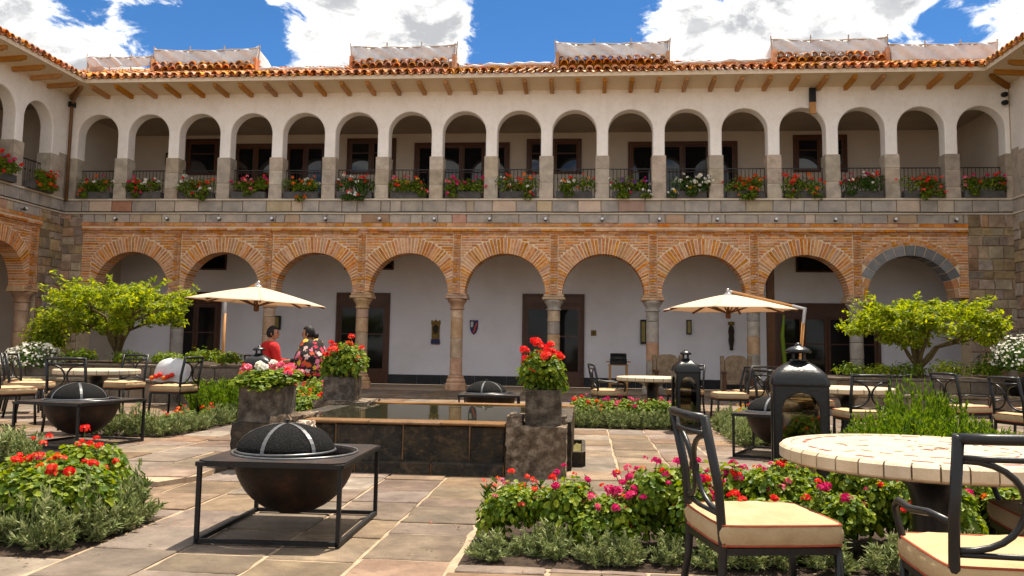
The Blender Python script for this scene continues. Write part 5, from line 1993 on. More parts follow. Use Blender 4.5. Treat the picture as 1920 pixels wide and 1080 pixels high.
for i, (x, y, s) in enumerate(((-5.72, 12.6, 1.25), (-5.35, 12.35, 1.2), (-5.05, 12.9, 1.2), (-5.55, 13.3, 1.15))):
    grass(x, y, PLAT_Z, 'bright green feathery clump left of the fountain planter, %s from the left' % ORD[i], s, 1.0, MB_)
m1 = MB(); m1.box(-.55, .55, -.05, .05, 0, .10)
tag(m1.build('edging_beam', 'rafter', loc=(-5.75, 11.05, PLAT_Z)), 'short brown timber edging in the bed left of the fountain', 'edging')
for i, (x, y, cs, n, h) in enumerate(((-3.72, 11.0, ['coral', 'orange'], 7, .42), (-3.95, 11.4, ['magenta', 'red'], 6, .48), (-3.62, 11.7, ['red', 'pink'], 8, .50), (-4.2, 11.1, ['orange'], 3, .42), (-3.85, 12.2, ['magenta', 'pink'], 7, .52), (-4.3, 12.0, ['orange'], 3, .5), (-3.55, 11.2, ['red', 'coral'], 7, .36))):
    geranium(x, y, PLAT_Z, '%s geranium behind the left fountain planter, %s from the front' % (' and '.join(cs), ORD[i]), cs, n, 1.15, .24, h, 'plants behind the fountain', 3)
silver(-4.0, 10.92, PLAT_Z, 'silver-green shrub behind the left fountain planter', 1.2, 'plants behind the fountain')
for i, (x, y) in enumerate(((-2.72, 13.3), (-2.5, 13.2), (-2.3, 13.15), (-2.1, 13.1), (-1.95, 13.05))):
    geranium(x, y, 0, 'low pink ground flower beyond the fountain water, %s from the left' % ORD[i], ['magenta', 'pink'], 6, .62, .2, .24, 'pink flowers beyond the fountain', 2)

# mid-right bed with the pink flowers --------------------------------------------
RB = 'plants in the pink flower bed'
for i, x in enumerate((-.08, .15, .38, .60, .82, 1.05, 1.24)):
    silver(x, 12.92, 0, 'silver-green shrub along the front of the pink flower bed, %s from the left' % ORD[i], 1.15, RB)
for i, (x, y, cs, n) in enumerate(((-.05, 13.3, ['red', 'orange', 'purple'], 7), (.2, 13.25, ['orange', 'red'], 4), (.42, 13.3, ['magenta'], 11), (.66, 13.35, ['magenta', 'pink'], 12), (.88, 13.3, ['magenta', 'magenta', 'red'], 7),
                                   (1.05, 13.5, ['magenta', 'red'], 6), (1.24, 13.3, ['pink', 'magenta'], 6), (-.02, 13.8, ['purple', 'pink'], 8), (.55, 13.8, ['magenta'], 9))):
    geranium(x, y, 0, '%s flowers in the bed right of the fountain, %s from left' % (' and '.join(list(dict.fromkeys(cs))[:2]), ORD[i]), cs, n, 1.0, .23, .38, RB, 3)
SB = 'plants in the bed behind the right fire pit'
k = 0
for (x, y) in ((2.08, 10.9), (2.1, 11.2), (2.08, 11.5), (2.1, 11.8), (2.08, 12.1), (2.1, 12.4), (2.1, 12.75), (2.12, 13.1), (2.4, 10.92), (2.7, 10.95)):
    silver(x, y, 0, 'silver-green shrub edging the bed behind the right fire pit, %s from the front' % ORD[k], 1.25, SB); k += 1
for i, (x, y) in enumerate(((2.4, 11.4), (2.45, 11.9), (2.4, 12.4), (2.5, 12.9), (2.75, 11.5), (2.8, 12.2))):
    geranium(x, y, 0, 'orange and red flowers in the bed behind the right fire pit, %s from the front' % ORD[i], ['orange', 'red', 'yellow'], 5, 1.0, .24, .36, SB, 5)
GB = 'feathery clumps on the right'
for i, (x, y, s, hs) in enumerate(((2.72, 8.45, 1.0, .95), (3.02, 8.6, 1.15, 1.1), (3.38, 8.55, 1.15, 1.05), (3.72, 8.75, 1.15, 1.05), (4.08, 8.8, 1.0, .95), (3.25, 9.1, 1.2, 1.1), (3.52, 9.3, 1.0, 1.85), (3.75, 9.45, 1.0, 1.5), (4.3, 9.3, .9, .9), (4.45, 8.75, .9, .75))):
    grass(x, y, 0, 'bright green feathery clump behind the near table, %s from the left' % ORD[i], s, hs, GB)
for i, (x, y) in enumerate(((4.45, 8.6), (4.3, 8.25), (2.95, 9.5))):
    silver(x, y, 0, 'low pale ground-cover tuft right of the tall grass, %s of three' % ORD[i], 1.2, GB)

# planter geraniums on the fountain -------------------------------------------------
geranium(-.385, 8.145, .68, 'red geranium in the right front fountain planter', ['red'], 15, 1.0, .23, .47, 'geraniums in the stone planters', 6, top=.17, hs=1.75)
geranium(-3.15, 8.19, .70, 'pink and red geranium in the left front fountain planter', ['red', 'pink', 'pink', 'coral', 'white'], 13, 1.12, .29, .225, 'geraniums in the stone planters', 5, top=.05, hs=1.35)
geranium(-3.02, 10.35, .70, 'red geranium in the far left fountain planter', ['red', 'coral'], 14, 1.15, .24, .44, 'geraniums in the stone planters', 5, top=.12, hs=1.6)


# ------------------------------------------------------------------ balcony flower boxes
def flower_box(x, y, z, rz, label, cs, seed, hang=False, white=False, bright=False):
    rr = random.Random(seed)
    rng = np.random.default_rng(seed)
    t = thing('flower_box', label, 'flower box', (x, y, z), rz, 'flower boxes along the gallery', scale=(1, 1.15, 1.2))
    m1 = MB()
    w = .50
    m1.box(-w, w, -.09, .09, 0, .02); m1.box(-w, w, -.09, -.072, .02, .16); m1.box(-w, w, .072, .09, .02, .16); m1.box(-w, -w + .018, -.072, .072, .02, .16); m1.box(w - .018, w, -.072, .072, .02, .16)
    m1.build('trough', 'trough', t)
    m1 = MB(); m1.box(-w + .018, w - .018, -.072, .072, .02, .14); m1.build('soil', 'soil', t)
    n = rr.randint(900, 1250)
    lumps = [(rr.uniform(-.46, .46), rr.uniform(-.13, .02), rr.uniform(.22, .38), rr.uniform(.13, .22)) for _ in range(11)]
    lumps += [(rr.uniform(-.45, .45), -.15, rr.uniform(-.02, .14), .12) for _ in range(4 if hang else 1)]
    Ps, Ns = [], []
    for (lx, ly, lz, lr) in lumps:
        d = rand_dirs(n // len(lumps), rng, -.7)
        Ps.append(np.array([lx, ly, lz]) + d * lr * rng.uniform(.5, 1.05, len(d))[:, None] * np.array([1.25, .8, .9])); Ns.append(d + np.array([0, 0, .7]) + rng.normal(scale=.3, size=d.shape))
    P, Nn = np.concatenate(Ps), np.concatenate(Ns)
    P[:, 0] = np.clip(P[:, 0], -.64, .64)
    V, Fc = leaves_np(P, Nn, .036, 'oval', rng)
    m1 = MB(); m1.np(V, Fc)
    o = m1.build('foliage', 'leaf_bright' if bright else ('leaf_dark' if rr.random() < .25 else 'leaf_geranium'), t); o['kind'] = 'stuff'
    for c in dict.fromkeys(cs):
        m1 = MB()
        cnt = rr.randint(14, 22) if not (white and c == 'white') else 34
        for i in range(max(2, int(cnt * cs.count(c) / len(cs) * 1.6))):
            L_ = rr.choice(lumps)
            d = rand_dirs(1, rng, .0)[0]
            p = np.array(L_[:3]) + d * L_[3] * np.array([1.25, .9, 1.15])
            p[1] -= .03
            h = head_mesh(rr.randint(0, 999), r=rr.uniform(.032, .058), n=11)
            m1.add([(v[0] + p[0], v[1] + p[1], v[2] + p[2]) for v in h.v], h.f)
        o = m1.build('blossoms', 'petal_' + c, t); o['kind'] = 'stuff'
    return t


BOX = [(['magenta', 'orange', 'white'], 0), (['magenta', 'red', 'white'], 0), (['red', 'orange', 'white'], 1), (['magenta', 'red', 'pink'], 0), (['orange', 'white', 'orange'], 0), (['red', 'coral', 'white'], 1),
       (['pink', 'red', 'yellow'], 0), (['magenta', 'pink', 'magenta'], 0), (['orange', 'red', 'white'], 0), (['orange', 'red', 'white'], 0), (['magenta', 'white', 'purple'], 1), (['white', 'white', 'yellow'], 2),
       (['red', 'orange', 'red'], 1), (['orange', 'red', 'coral'], 1), (['red', 'magenta', 'white'], 0), (['red', 'coral'], 1), (['magenta', 'pink', 'red'], 0)]
NM = {'magenta': 'magenta', 'pink': 'pink', 'red': 'red', 'orange': 'orange', 'white': 'white', 'coral': 'coral', 'purple': 'purple', 'yellow': 'yellow'}
for i, c in enumerate(UPC):
    cs, hg = BOX[i]
    flower_box(c, FY + .03, PAR_T + .004, 0, 'flower box with %s blossoms in the %s gallery arch from left' % (' and '.join(list(dict.fromkeys(cs))[:2]), ORD[i]), cs, 100 + i, hang=hg >= 1, white=hg == 2)
flower_box(X_L + .10, upl[-1], PAR_T + .004, PI / 2, 'bright green flower box spilling over the left wing parapet nearest the corner', ['red', 'orange'], 151, True, bright=True)
flower_box(X_L + .10, upl[-2], PAR_T + .004, PI / 2, 'flower box with red blossoms on the left wing at the picture edge', ['red', 'magenta'], 153, False)
flower_box(X_R - .10, upr[0], PAR_T + .004, -PI / 2, 'flower box with red blossoms on the right wing', ['red'], 154, False)


# ------------------------------------------------------------------ raised planters, trees, white bushes
def planter_terrace(x0, x1, y0, y1, zl, zu, inset, label):
    t = thing('stone_terrace', label, 'planter', ((x0 + x1) / 2, y0, 0))
    ox, oy = (x0 + x1) / 2, y0
    rr = random.Random(int(x0 * 7) + 3)
    m1 = MB(); m1.box(x0 - ox, x1 - ox, .03, y1 - oy, 0, zl - .06); m1.build('lower_core', 'pier_mortar', t)
    m1 = MB(); m1.box(x0 - ox, x1 - ox, inset + .03, y1 - oy, zl - .06, zu - .05); m1.build('upper_core', 'pier_mortar', t)
    for (ya, za, zb) in ((0, 0, zl - .06), (inset, zl, zu - .05)):
        xx = x0 - ox
        while xx < x1 - ox - .03:
            ww = min(rr.uniform(.35, .62), x1 - ox - xx)
            s = MB(); s.cbox(xx + .006, xx + ww - .006, ya - rr.uniform(0, .012), ya + .08, za + .003, zb - .004, c=.012, j=.006); s.build('wall_stone', 'planterwall', t)
            xx += ww
    for (ya, yb, zt) in ((-.04, inset, zl), (inset - .03, inset + .22, zu)):
        xx = x0 - ox
        while xx < x1 - ox - .03:
            ww = min(rr.uniform(.6, 1.0), x1 - ox - xx)
            s = MB(); s.cbox(xx + .004, xx + ww - .004, ya, yb, zt - .06 if zt == zl else zt - .05, zt + rr.uniform(-.004, .004), c=.012, j=.004); s.build('cap_stone', 'planterwall', t)
            xx += ww
    m1 = MB(); m1.grid(lambda u, v: (x0 - ox + u * (x1 - x0), inset + .2 + v * (y1 - y0 - inset - .2), zu - .04 + RNG.uniform(0, .05)), 20, 8); m1.build('soil', 'soil', t, smooth=True)
    return t


planter_terrace(-13.6, -6.75, 15.4, 19.0, .485, .76, .55, 'raised stone planter with a ledge on the left, under the left tree')
planter_terrace(4.6, 10.4, 16.5, 20.0, .41, .70, .75, 'raised stone planter with a ledge on the right, under the right tree')


def tree(name, label, base, crown_c, crown_r, seed, nclump=85, per=105, leaf=.046, lean=0.0):
    rr = random.Random(seed)
    rng = np.random.default_rng(seed)
    t = thing(name, label, 'tree', base)
    cc = Vector(crown_c) - Vector(base)
    trunk = MB()
    fork = Vector((cc.x * .1, 0, .30))
    trunk.tube([(0, 0, -.15), (.02, 0, .1), tuple(fork)], [.10, .085, .075], 10)
    tips = []
    nb = 7
    for i in range(nb):
        a = 2 * PI * i / nb + rr.uniform(-.3, .3)
        q = rr.uniform(.35, .85)
        tip = Vector((cc.x + crown_r[0] * q * math.cos(a), cc.y + crown_r[1] * q * math.sin(a), cc.z + crown_r[2] * rr.uniform(-.35, .35)))
        mid = Vector((fork.x + (tip.x - fork.x) * .26, fork.y + (tip.y - fork.y) * .3, fork.z + max(.30, (tip.z - fork.z) * .62))) + Vector((rr.uniform(-.06, .06), rr.uniform(-.06, .06), rr.uniform(-.04, .08)))
        trunk.tube([tuple(fork - Vector((0, 0, .08))), tuple(fork.lerp(mid, .5) + Vector((rr.uniform(-.04, .04), 0, -.03))), tuple(mid), tuple(tip)], [.052, .042, .030, .010], 7)
        for k in range(3):
            t2 = mid.lerp(tip, rr.uniform(.2, .8))
            e = t2 + Vector((rr.uniform(-.5, .5), rr.uniform(-.5, .5), rr.uniform(-.02, .35)))
            trunk.tube([tuple(t2), tuple(t2.lerp(e, .5) + Vector((0, 0, .04))), tuple(e)], [.018, .012, .005], 5)
    trunk.build('trunk', 'bark', t, smooth=True)
    # crown: layered clumps, thick on top, ragged sprays at the rim, gaps between
    Ps, Ns = [], []
    for i in range(nclump):
        a = rr.uniform(0, 2 * PI)
        q = math.sqrt(rr.uniform(.0, 1.0))
        zz = rr.uniform(-.75, 1.0)
        lim = math.sqrt(max(.05, 1 - (zz * .85) ** 2))
        c = np.array([cc.x + crown_r[0] * q * lim * math.cos(a), cc.y + crown_r[1] * q * lim * math.sin(a), cc.z + crown_r[2] * zz * (1 - .25 * q)])
        cr = rr.uniform(.10, .24)
        m = int(per * rr.uniform(.6, 1.3))
        d = rand_dirs(m, rng, -.8)
        Ps.append(c + d * cr * rng.uniform(.35, 1.1, m)[:, None] * np.array([1.2, 1.2, .72])); Ns.append(d * .6 + np.array([0, 0, .8]) + rng.normal(scale=.5, size=d.shape))
    for i in range(80):   # sprays that stick out of the outline
        a = rr.uniform(0, 2 * PI)
        zz = rr.uniform(-.3, .9)
        st = np.array([cc.x + crown_r[0] * .75 * math.cos(a) * math.sqrt(1 - zz * zz * .7), cc.y + crown_r[1] * .75 * math.sin(a), cc.z + crown_r[2] * zz * .8])
        dr = np.array([math.cos(a), math.sin(a), rr.uniform(-.1, .9)])
        ln_ = rr.uniform(.3, .6)
        m = 40
        tt = rng.uniform(0, 1, m)[:, None]
        Ps.append(st + dr * tt * ln_ + rng.normal(scale=.035, size=(m, 3))); Ns.append(np.array([0, 0, .8]) + rng.normal(scale=.6, size=(m, 3)))
    V, Fc = leaves_np(np.concatenate(Ps), np.concatenate(Ns), leaf, 'oval', rng)
    m1 = MB(); m1.np(V, Fc)
    o = m1.build('crown', 'leaf_tree', t); o['kind'] = 'stuff'
    return t


tree('pruned_tree', 'small spreading yellow-green tree on the left planter', (-9.85, 17.0, .72), (-9.95, 17.0, 1.80), (1.45, 1.1, .62), 5, nclump=95)
tree('pruned_tree', 'small flat-topped yellow-green tree on the right planter', (6.88, 18.0, .66), (6.95, 18.0, 1.72), (1.55, 1.1, .55), 8, nclump=90)


def bush(name, label, loc, r, h, leafm, n, seed, size=.035, petals=None, npet=0, cat='shrub', pot=False, kind='oval'):
    rng = np.random.default_rng(seed)
    t = thing(name, label, cat, loc)
    z0 = 0
    if pot:
        m1 = MB(); m1.lathe([(.20, 0), (.30, .30), (.31, .36), (.27, .36), (.25, .30)], 20); m1.build('pot', 'iron_dull', t, smooth=True)
        z0 = .30
    d = rand_dirs(n, rng, -.35)
    rr_ = rng.uniform(.35, 1.0, n)[:, None] * (1 + .18 * np.sin(d[:, :1] * 9) * np.cos(d[:, 1:2] * 7))
    P = d * rr_ * np.array([r, r, h * .6]) + np.array([0, 0, z0 + h * .45])
    P[:, 2] = np.maximum(P[:, 2], .01)
    V, Fc = leaves_np(P, d + np.array([0, 0, .5]) + rng.normal(scale=.4, size=d.shape), size, kind, rng)
    m1 = MB(); m1.np(V, Fc)
    o = m1.build('foliage', leafm, t); o['kind'] = 'stuff'
    if petals:
        d = rand_dirs(npet, rng, -.2)
        P = d * np.array([r, r, h * .6]) * rng.uniform(.92, 1.12, npet)[:, None] + np.array([0, 0, z0 + h * .45])
        V, Fc = leaves_np(P, d + rng.normal(scale=.5, size=d.shape), .026, 'round', rng)
        m1 = MB(); m1.np(V, Fc)
        o = m1.build('blossoms', petals, t); o['kind'] = 'stuff'
    return t


bush('white_flower_bush', 'white flowering bush in a dark pot in front of the left stone pier', (-11.15, 16.15, .485), .55, .62, 'leaf_dark', 900, 1, petals='petal_white', npet=420, pot=False)
bush('white_flower_bush', 'white flowering bush at the right edge in front of the stone pier', (8.35, 16.85, .41), .50, .80, 'leaf_dark', 900, 2, petals='petal_white', npet=360, pot=True)
bush('climbing_shrub', 'yellow-green climbing shrub against the left stone pier', (-11.6, 17.2, .70), .45, 1.15, 'leaf_tree', 1500, 3, size=.05)
bush('dark_shrub', 'dark shrub behind the white bush at the right edge', (8.75, 17.75, .66), .75, .75, 'leaf_dark', 1300, 4, size=.05)
for i, (x, y, z, r, h) in enumerate(((-9.2, 16.2, .72, .35, .30), (-8.4, 16.3, .72, .35, .28), (-7.6, 16.2, .72, .40, .38), (-10.2, 16.2, .72, .40, .32), (-7.05, 16.2, .72, .28, .30))):
    bush('planter_shrub', 'low leafy plant on the left raised planter, %s counted from the front' % ORD[i], (x, y, z), r, h, 'leaf_geranium', 420, 20 + i, size=.04).__setitem__('group', 'low plants on the raised planters')
for i, (x, y, z, r, h) in enumerate(((5.4, 17.6, .66, .35, .36), (5.95, 17.55, .66, .35, .32), (6.5, 17.6, .66, .38, .36), (7.3, 17.6, .66, .42, .42), (8.0, 17.6, .66, .40, .40))):
    bush('planter_shrub', 'low yellow-green plant on the right raised planter, %s from the left' % ORD[i], (x, y, z), r, h, 'leaf_tree' if i % 2 else 'leaf_geranium', 420, 40 + i, size=.035).__setitem__('group', 'low plants on the raised planters')


# ------------------------------------------------------------------ umbrellas
def umbrella(R=1.3, zt=2.28, ze=1.98):
    t = thing('cantilever_umbrella', '', 'umbrella')
    n = 8
    m1 = MB()
    seg = 6

    def can(k, q, j):
        a = 2 * PI * (k + j / seg) / n + PI / 8
        chord = math.cos(PI / n) / math.cos(2 * PI / n * (j / seg - .5))
        rr_ = R * q * (chord * (1 - .10 * math.sin(PI * j / seg) * q))
        z = zt - (zt - ze) * (q ** 1.18) - .035 * math.sin(PI * j / seg) * q * (1 - q) * 2
        return rr_ * math.cos(a), rr_ * math.sin(a), z
    for k in range(n):
        m1.grid(lambda u, v, k=k: can(k, .02 + .98 * v, u * seg), seg, 8)
    o = m1.build('canopy', 'canvas', t, smooth=True)
    s = o.modifiers.new('thick', 'SOLIDIFY'); s.thickness = .008
    hubz = ze - .12
    for k in range(n):
        m1 = MB()
        p = can(k, 1, 0)
        q = can(k, .5, 0)
        m1.tube([(0, 0, zt - .05), (q[0], q[1], q[2] - .022), (p[0] * .985, p[1] * .985, p[2] - .022)], .014, 4, sq=True)
        rb = m1.build('rib', 'darkbrown', t)
        m1 = MB(); m1.tube([(0, 0, hubz + .05), (q[0] * .95, q[1] * .95, q[2] - .03)], .011, 4, sq=True); m1.build('strut', 'darkbrown', rb)
    m1 = MB(); m1.lathe([(.028, hubz - .05), (.05, hubz - .03), (.055, hubz + .08), (.025, hubz + .10), (.022, zt + .02)], 12); m1.build('hub', 'darkbrown', t)
    m1 = MB(); m1.lathe([(.09, zt - .015), (.06, zt + .03), (.03, zt + .045), (.028, zt + .085), (.04, zt + .09), (.012, zt + .12)], 12); m1.build('crown_cap', 'alu', t, smooth=True)
    ex = R + .17
    m1 = MB(); m1.tube([(.0, 0, zt + .065), (.08, 0, zt + .06)], .028, 6); m1.tube([(ex - .25, 0, ze + .10), (ex + .02, 0, ze + .035)], .030, 6); m1.tube([(ex, 0, ze + .07), (ex - .04, 0, ze - .24)], .034, 8)
    m1.build('joint_fitting', 'alu', t, kind='stuff')
    m1 = MB(); m1.tube([(.06, 0, zt + .062), (ex - .2, 0, ze + .087)], .026, 6); m1.build('arm', 'teak', t)
    m1 = MB(); m1.tube([(ex - .04, 0, ze - .22), (ex - .12, 0, .9), (ex - .14, 0, .02)], .032, 8); m1.build('pole', 'teak', t, smooth=True)
    m1 = MB(); m1.box(ex - .5, ex + .22, -.36, .36, 0, .06); m1.build('base', 'iron_dull', t)
    return t


MT['darkbrown'] = mat('umbrella_frame_wood', [(.09, .035, .012), (.14, .06, .02)], scale=9, rough=.6)
UM = umbrella()
UM['label'] = 'beige cantilever umbrella on the right with its arm reaching to a timber pole'
UM['group'] = 'cantilever umbrellas'
UM.location = (2.78, 16.5, 0); UM.rotation_euler = (0, 0, rad(2))
copy_tree(UM, (-6.35, 15.5, .0), rad(137), 'beige umbrella over the two seated people', 'cantilever umbrellas').rotation_euler = (.045 * math.sin(rad(137)), .045 * math.cos(rad(137)), rad(137))

# ------------------------------------------------------------------ wall ornaments under the arcade
WY = FY + DY - .004


def plaque(x, z, w, h, label, kind):
    t = thing('wall_plaque', label, 'ornament', (x, WY, z))
    if kind == 'coat':
        m1 = MB(); m1.prism([(-.5, 0), (-.42, -.1), (.42, -.1), (.5, 0), (.40, .12), (.42, .78), (.5, .84), (.45, 1.0), (.2, .93), (0, 1.02), (-.2, .93), (-.45, 1.0), (-.5, .84), (-.42, .78), (-.40, .12)], 0, .05)
        m1.v = [(p[0] * w, -p[2], p[1] * h) for p in m1.v]
        m1.build('board', 'ornament_gold', t)
        m1 = MB(); m1.M = Matrix.Translation((0, -.05, h * .58)) @ Matrix.Rotation(PI / 2, 4, 'X'); m1.lathe([(w * .30, 0), (w * .28, .03), (w * .12, .05)], 16, sy=1.6); m1.build('boss', 'ornament_dark', t)
        m1 = MB(); m1.box(-w * .45, w * .45, -.06, -.02, h * -.06, h * .14); m1.build('scroll', 'ornament_blue', t)
    elif kind == 'shield':
        m1 = MB(); m1.prism([(0, 0), (.28, .14), (.46, .4), (.5, .9), (.5, 1), (.15, .97), (0, 1.0), (-.15, .97), (-.5, 1), (-.5, .9), (-.46, .4), (-.28, .14)], 0, .04)
        m1.v = [(p[0] * w, -p[2], p[1] * h) for p in m1.v]
        m1.build('field', 'ornament_blue', t)
        m1 = MB(); m1.prism([(-.12, .15), (.05, .12), (.4, .72), (.3, .85)], .041, .05); m1.v = [(p[0] * w, -p[2], p[1] * h) for p in m1.v]; m1.build('bend', 'petal_coral', t)
        m1 = MB(); m1.prism([(-.36, .5), (-.1, .55), (-.05, .88), (-.38, .88)], .041, .05); m1.v = [(p[0] * w, -p[2], p[1] * h) for p in m1.v]; m1.build('charge', 'petal_white', t)
    elif kind == 'plate':
        m1 = MB(); m1.cbox(-w / 2, w / 2, -.02, 0, 0, h, c=.006); m1.build('plate', 'ornament_gold', t)
        m1 = MB(); m1.box(-w * .14, w * .14, -.026, -.019, h * .34, h * .66); m1.build('mark', 'ornament_dark', t)
    elif kind == 'sconce':
        m1 = MB(); m1.box(-w / 2, w / 2, -.12, 0, 0, h * .08); m1.box(-w / 2, w / 2, -.12, 0, h * .92, h); m1.box(-w / 2, -w * .34, -.12, 0, h * .08, h * .92); m1.box(w * .34, w / 2, -.12, 0, h * .08, h * .92); m1.build('frame', 'iron_dull', t)
        m1 = MB(); m1.box(-w * .33, w * .33, -.10, -.01, h * .08, h * .92); m1.build('glass', 'sconce_glass', t)
    else:
        m1 = MB(); m1.lathe([(.10, 0), (.13, .05), (.11, .12), (.15, .2), (.20, .35), (.17, .5), (.21, .66), (.17, .8), (.10, .86), (.11, .93), (.07, 1.0)], 14, sy=.5)
        m1.v = [(p[0] * w * 2.2, p[1] * w * 2 - .07, p[2] * h) for p in m1.v]; m1.build('figure', 'ornament_dark', t, smooth=True)
        m1 = MB(); m1.box(-.09, .09, -.10, -.05, h * .88, h * 1.0); m1.build('crown', 'ornament_gold', t)
    return t


MT['ornament_gold'] = mat('old_gilt', [(.06, .04, .015), (.22, .13, .03), (.34, .22, .06)], scale=18, rough=.5, metallic=.3, bump=.6, bscale=30)
MT['ornament_dark'] = mat('carved_dark_wood', [(.015, .012, .008), (.06, .05, .03)], scale=22, rough=.7, bump=.8, bscale=25)
MT['ornament_blue'] = mat('painted_blue', [(.015, .022, .09), (.05, .05, .16)], scale=16, rough=.6)
MT['sconce_glass'] = mat('amber_glass', [(.22, .17, .03), (.36, .28, .05)], scale=6, rough=.3)
plaque(-4.65, 1.32, .30, .70, 'tall gilt carved coat of arms on the white arcade wall', 'coat')
plaque(-3.445, 1.57, .26, .46, 'small blue painted shield on the white arcade wall', 'shield')
plaque(.285, 1.585, .165, .175, 'small square brass plate right of the middle door', 'plate')
plaque(-9.78, 1.65, .23, .44, 'wall sconce behind the left umbrella', 'sconce')
plaque(3.185, 1.67, .145, .44, 'wall sconce left of the carved figure', 'sconce')
plaque(1.80, 1.36, .17, .74, 'long dark frame on the wall half hidden by a grey column', 'sconce')
plaque(4.45, 1.20, .20, .87, 'dark carved figure hanging on the wall under the right umbrella', 'figure')
_t = thing('wall_sconce', 'small wall sconce in the second gallery arch from the left', 'wall lamp', (-13.95 + .3, WY, 7.0))
m1 = MB(); m1.box(-.11, .11, -.1, 0, 0, .40); m1.build('frame', 'iron_dull', _t)
m1 = MB(); m1.box(-.07, .07, -.11, -.1, .05, .35); m1.build('glass', 'sconce_glass', _t)

# tall pole between the right columns
_t = thing('timber_post', 'tall brown timber post standing behind the right umbrella', 'post', (5.15, FY + .9, 0))
m1 = MB(); m1.box(-.10, .10, -.08, .08, 0, 3.75); m1.build('post', 'darkbrown', _t)
_t = thing('cactus', 'tall thin green cactus stem beside the timber post', 'plant', (5.22, FY - .3, 0))
m1 = MB(); m1.tube([(0, 0, 0), (.02, 0, .9), (-.03, 0, 1.6), (.02, 0, 2.15)], [.05, .055, .05, .02], 7); m1.build('stem', 'leaf_bright', _t)
m1 = MB(); m1.lathe([(.16, 0), (.22, .3), (.2, .3)], 14, (0, 0, 0)); m1.build('pot', 'parapet_red', _t)


# ------------------------------------------------------------------ grill, carved armchairs, bundle
t = thing('barbecue', 'black box barbecue on a yellow timber stand against the arcade wall', 'barbecue', (.99, 24.6, 0))
for (x, y) in ((-.24, -.18), (.24, -.18), (.24, .18), (-.24, .18)):
    m1 = MB(); m1.box(x - .028, x + .028, y - .028, y + .028, 0, .74); m1.build('leg', 'teak', t)
m1 = MB(); m1.box(-.28, .28, -.2, -.14, .18, .23); m1.box(-.30, .30, -.22, .22, .715, .74); m1.build('shelf', 'teak', t)
m1 = MB(); m1.box(-.24, .24, -.19, .19, .742, .90); m1.build('firebox', 'iron_dull', t)
m1 = MB(); m1.M = Matrix.Translation((0, 0, .90)) @ Matrix.Rotation(PI / 2, 4, 'Y'); m1.lathe([(.19, -.23), (.2, -.22), (.2, .22), (.19, .23)], 20, sx=.85); m1.build('lid', 'iron_dull', t, smooth=False)
m1 = MB(); m1.tube([(-.08, -.22, .93), (.08, -.22, .93)], .012, 6); m1.build('handle', 'band', t)
for s in (-1, 1):
    m1 = MB(); m1.box(s * .30 - .045, s * .30 + .045, -.17, .17, .80, .84); m1.build('side_shelf', 'teak', t)

MT['leather'] = mat('embossed_leather', [(.13, .085, .05), (.22, .15, .09), (.28, .20, .125)], scale=9, rough=.6, bump=.7, bscale=22)


def armchair(loc, rz, label):
    t = thing('carved_armchair', label, 'armchair', loc, rz, 'carved leather armchairs')
    m1 = MB(); m1.prism([(-.27, 0), (.27, 0), (.29, .52), (.20, .63), (.08, .66), (-.08, .66), (-.20, .63), (-.29, .52)], -.05, .05)
    m1.v = [(p[0], p[2] - .28 - .06 * p[1], p[1] + .42) for p in m1.v]
    m1.build('backrest', 'leather', t, bevel=.015)
    for s in (-1, 1):
        m1 = MB(); m1.box(s * .34 - .05, s * .34 + .05, -.36, -.22, 0, 1.06); m1.build('back_post', 'leather', t, bevel=.012)
        m1 = MB(); m1.box(s * .34 - .045, s * .34 + .045, .20, .29, 0, .62); m1.build('leg', 'darkwood', t)
        m1 = MB(); m1.box(s * .34 - .05, s * .34 + .05, -.22, .33, .622, .68); m1.build('arm', 'darkwood', t, bevel=.012)
    m1 = MB(); m1.box(-.288, .288, -.21, .30, .36, .46); m1.build('seat', 'leather', t, bevel=.02)
    return t


armchair((2.15, 21.6, 0), rad(182), 'carved leather armchair behind the small lantern, left of a pair')
armchair((3.80, 21.3, 0), rad(176), 'carved leather armchair under the hanging figure, right of a pair')

t = thing('white_bundle', 'rounded white cloth bundle leaning on the left planter ledge, with red fruit print', 'bundle', (-7.62, 15.0, .0))
m1 = MB()
m1.grid(lambda u, v: (.36 * math.cos(2 * PI * u) * math.sin(PI * (.04 + .62 * v)) ** .8 * (1 + .04 * math.sin(u * 44)) + .02, .20 * math.sin(2 * PI * u) * math.sin(PI * (.04 + .62 * v)) ** .8, .50 + .40 * (math.cos(PI * (.04 + .62 * v)) + .40) / 1.40 + .012 * math.sin(u * 31 + v * 9)), 40, 14)
m1.build('sack', 'tarp', t, smooth=True)
m1 = MB(); m1.box(-.38, .38, -.05, .10, .485, .56); m1.build('bottom_fold', 'tarp', t)
for k in range(6):
    m1 = MB(); m1.lathe([(.01, -.045), (.038, -.025), (.045, 0), (.038, .025), (.01, .04)], 10, (-.26 + .075 * k, -.25 + .01 * (k % 2), .545 + .03 * (k % 3)))
    m1.build('red_fruit', 'petal_red' if k % 3 else 'petal_orange', t, smooth=True)


# ------------------------------------------------------------------ people
MT['skin'] = mat('brown_skin', [(.34, .155, .085), (.40, .19, .11)], scale=6, rough=.55)
MT['hair'] = mat('black_hair', [(.008, .006, .006), (.02, .016, .014)], scale=30, rough=.6, spec=.2, stretch=(6, 6, 1))
MT['red_knit'] = mat('red_knit', [(.42, .012, .012), (.55, .02, .018)], scale=8, rough=.9, bump=.4, bscale=40)
MT['black_cloth'] = mat('black_cloth', [(.008, .008, .009), (.018, .017, .018)], scale=8, rough=.9, bump=.3, bscale=20)


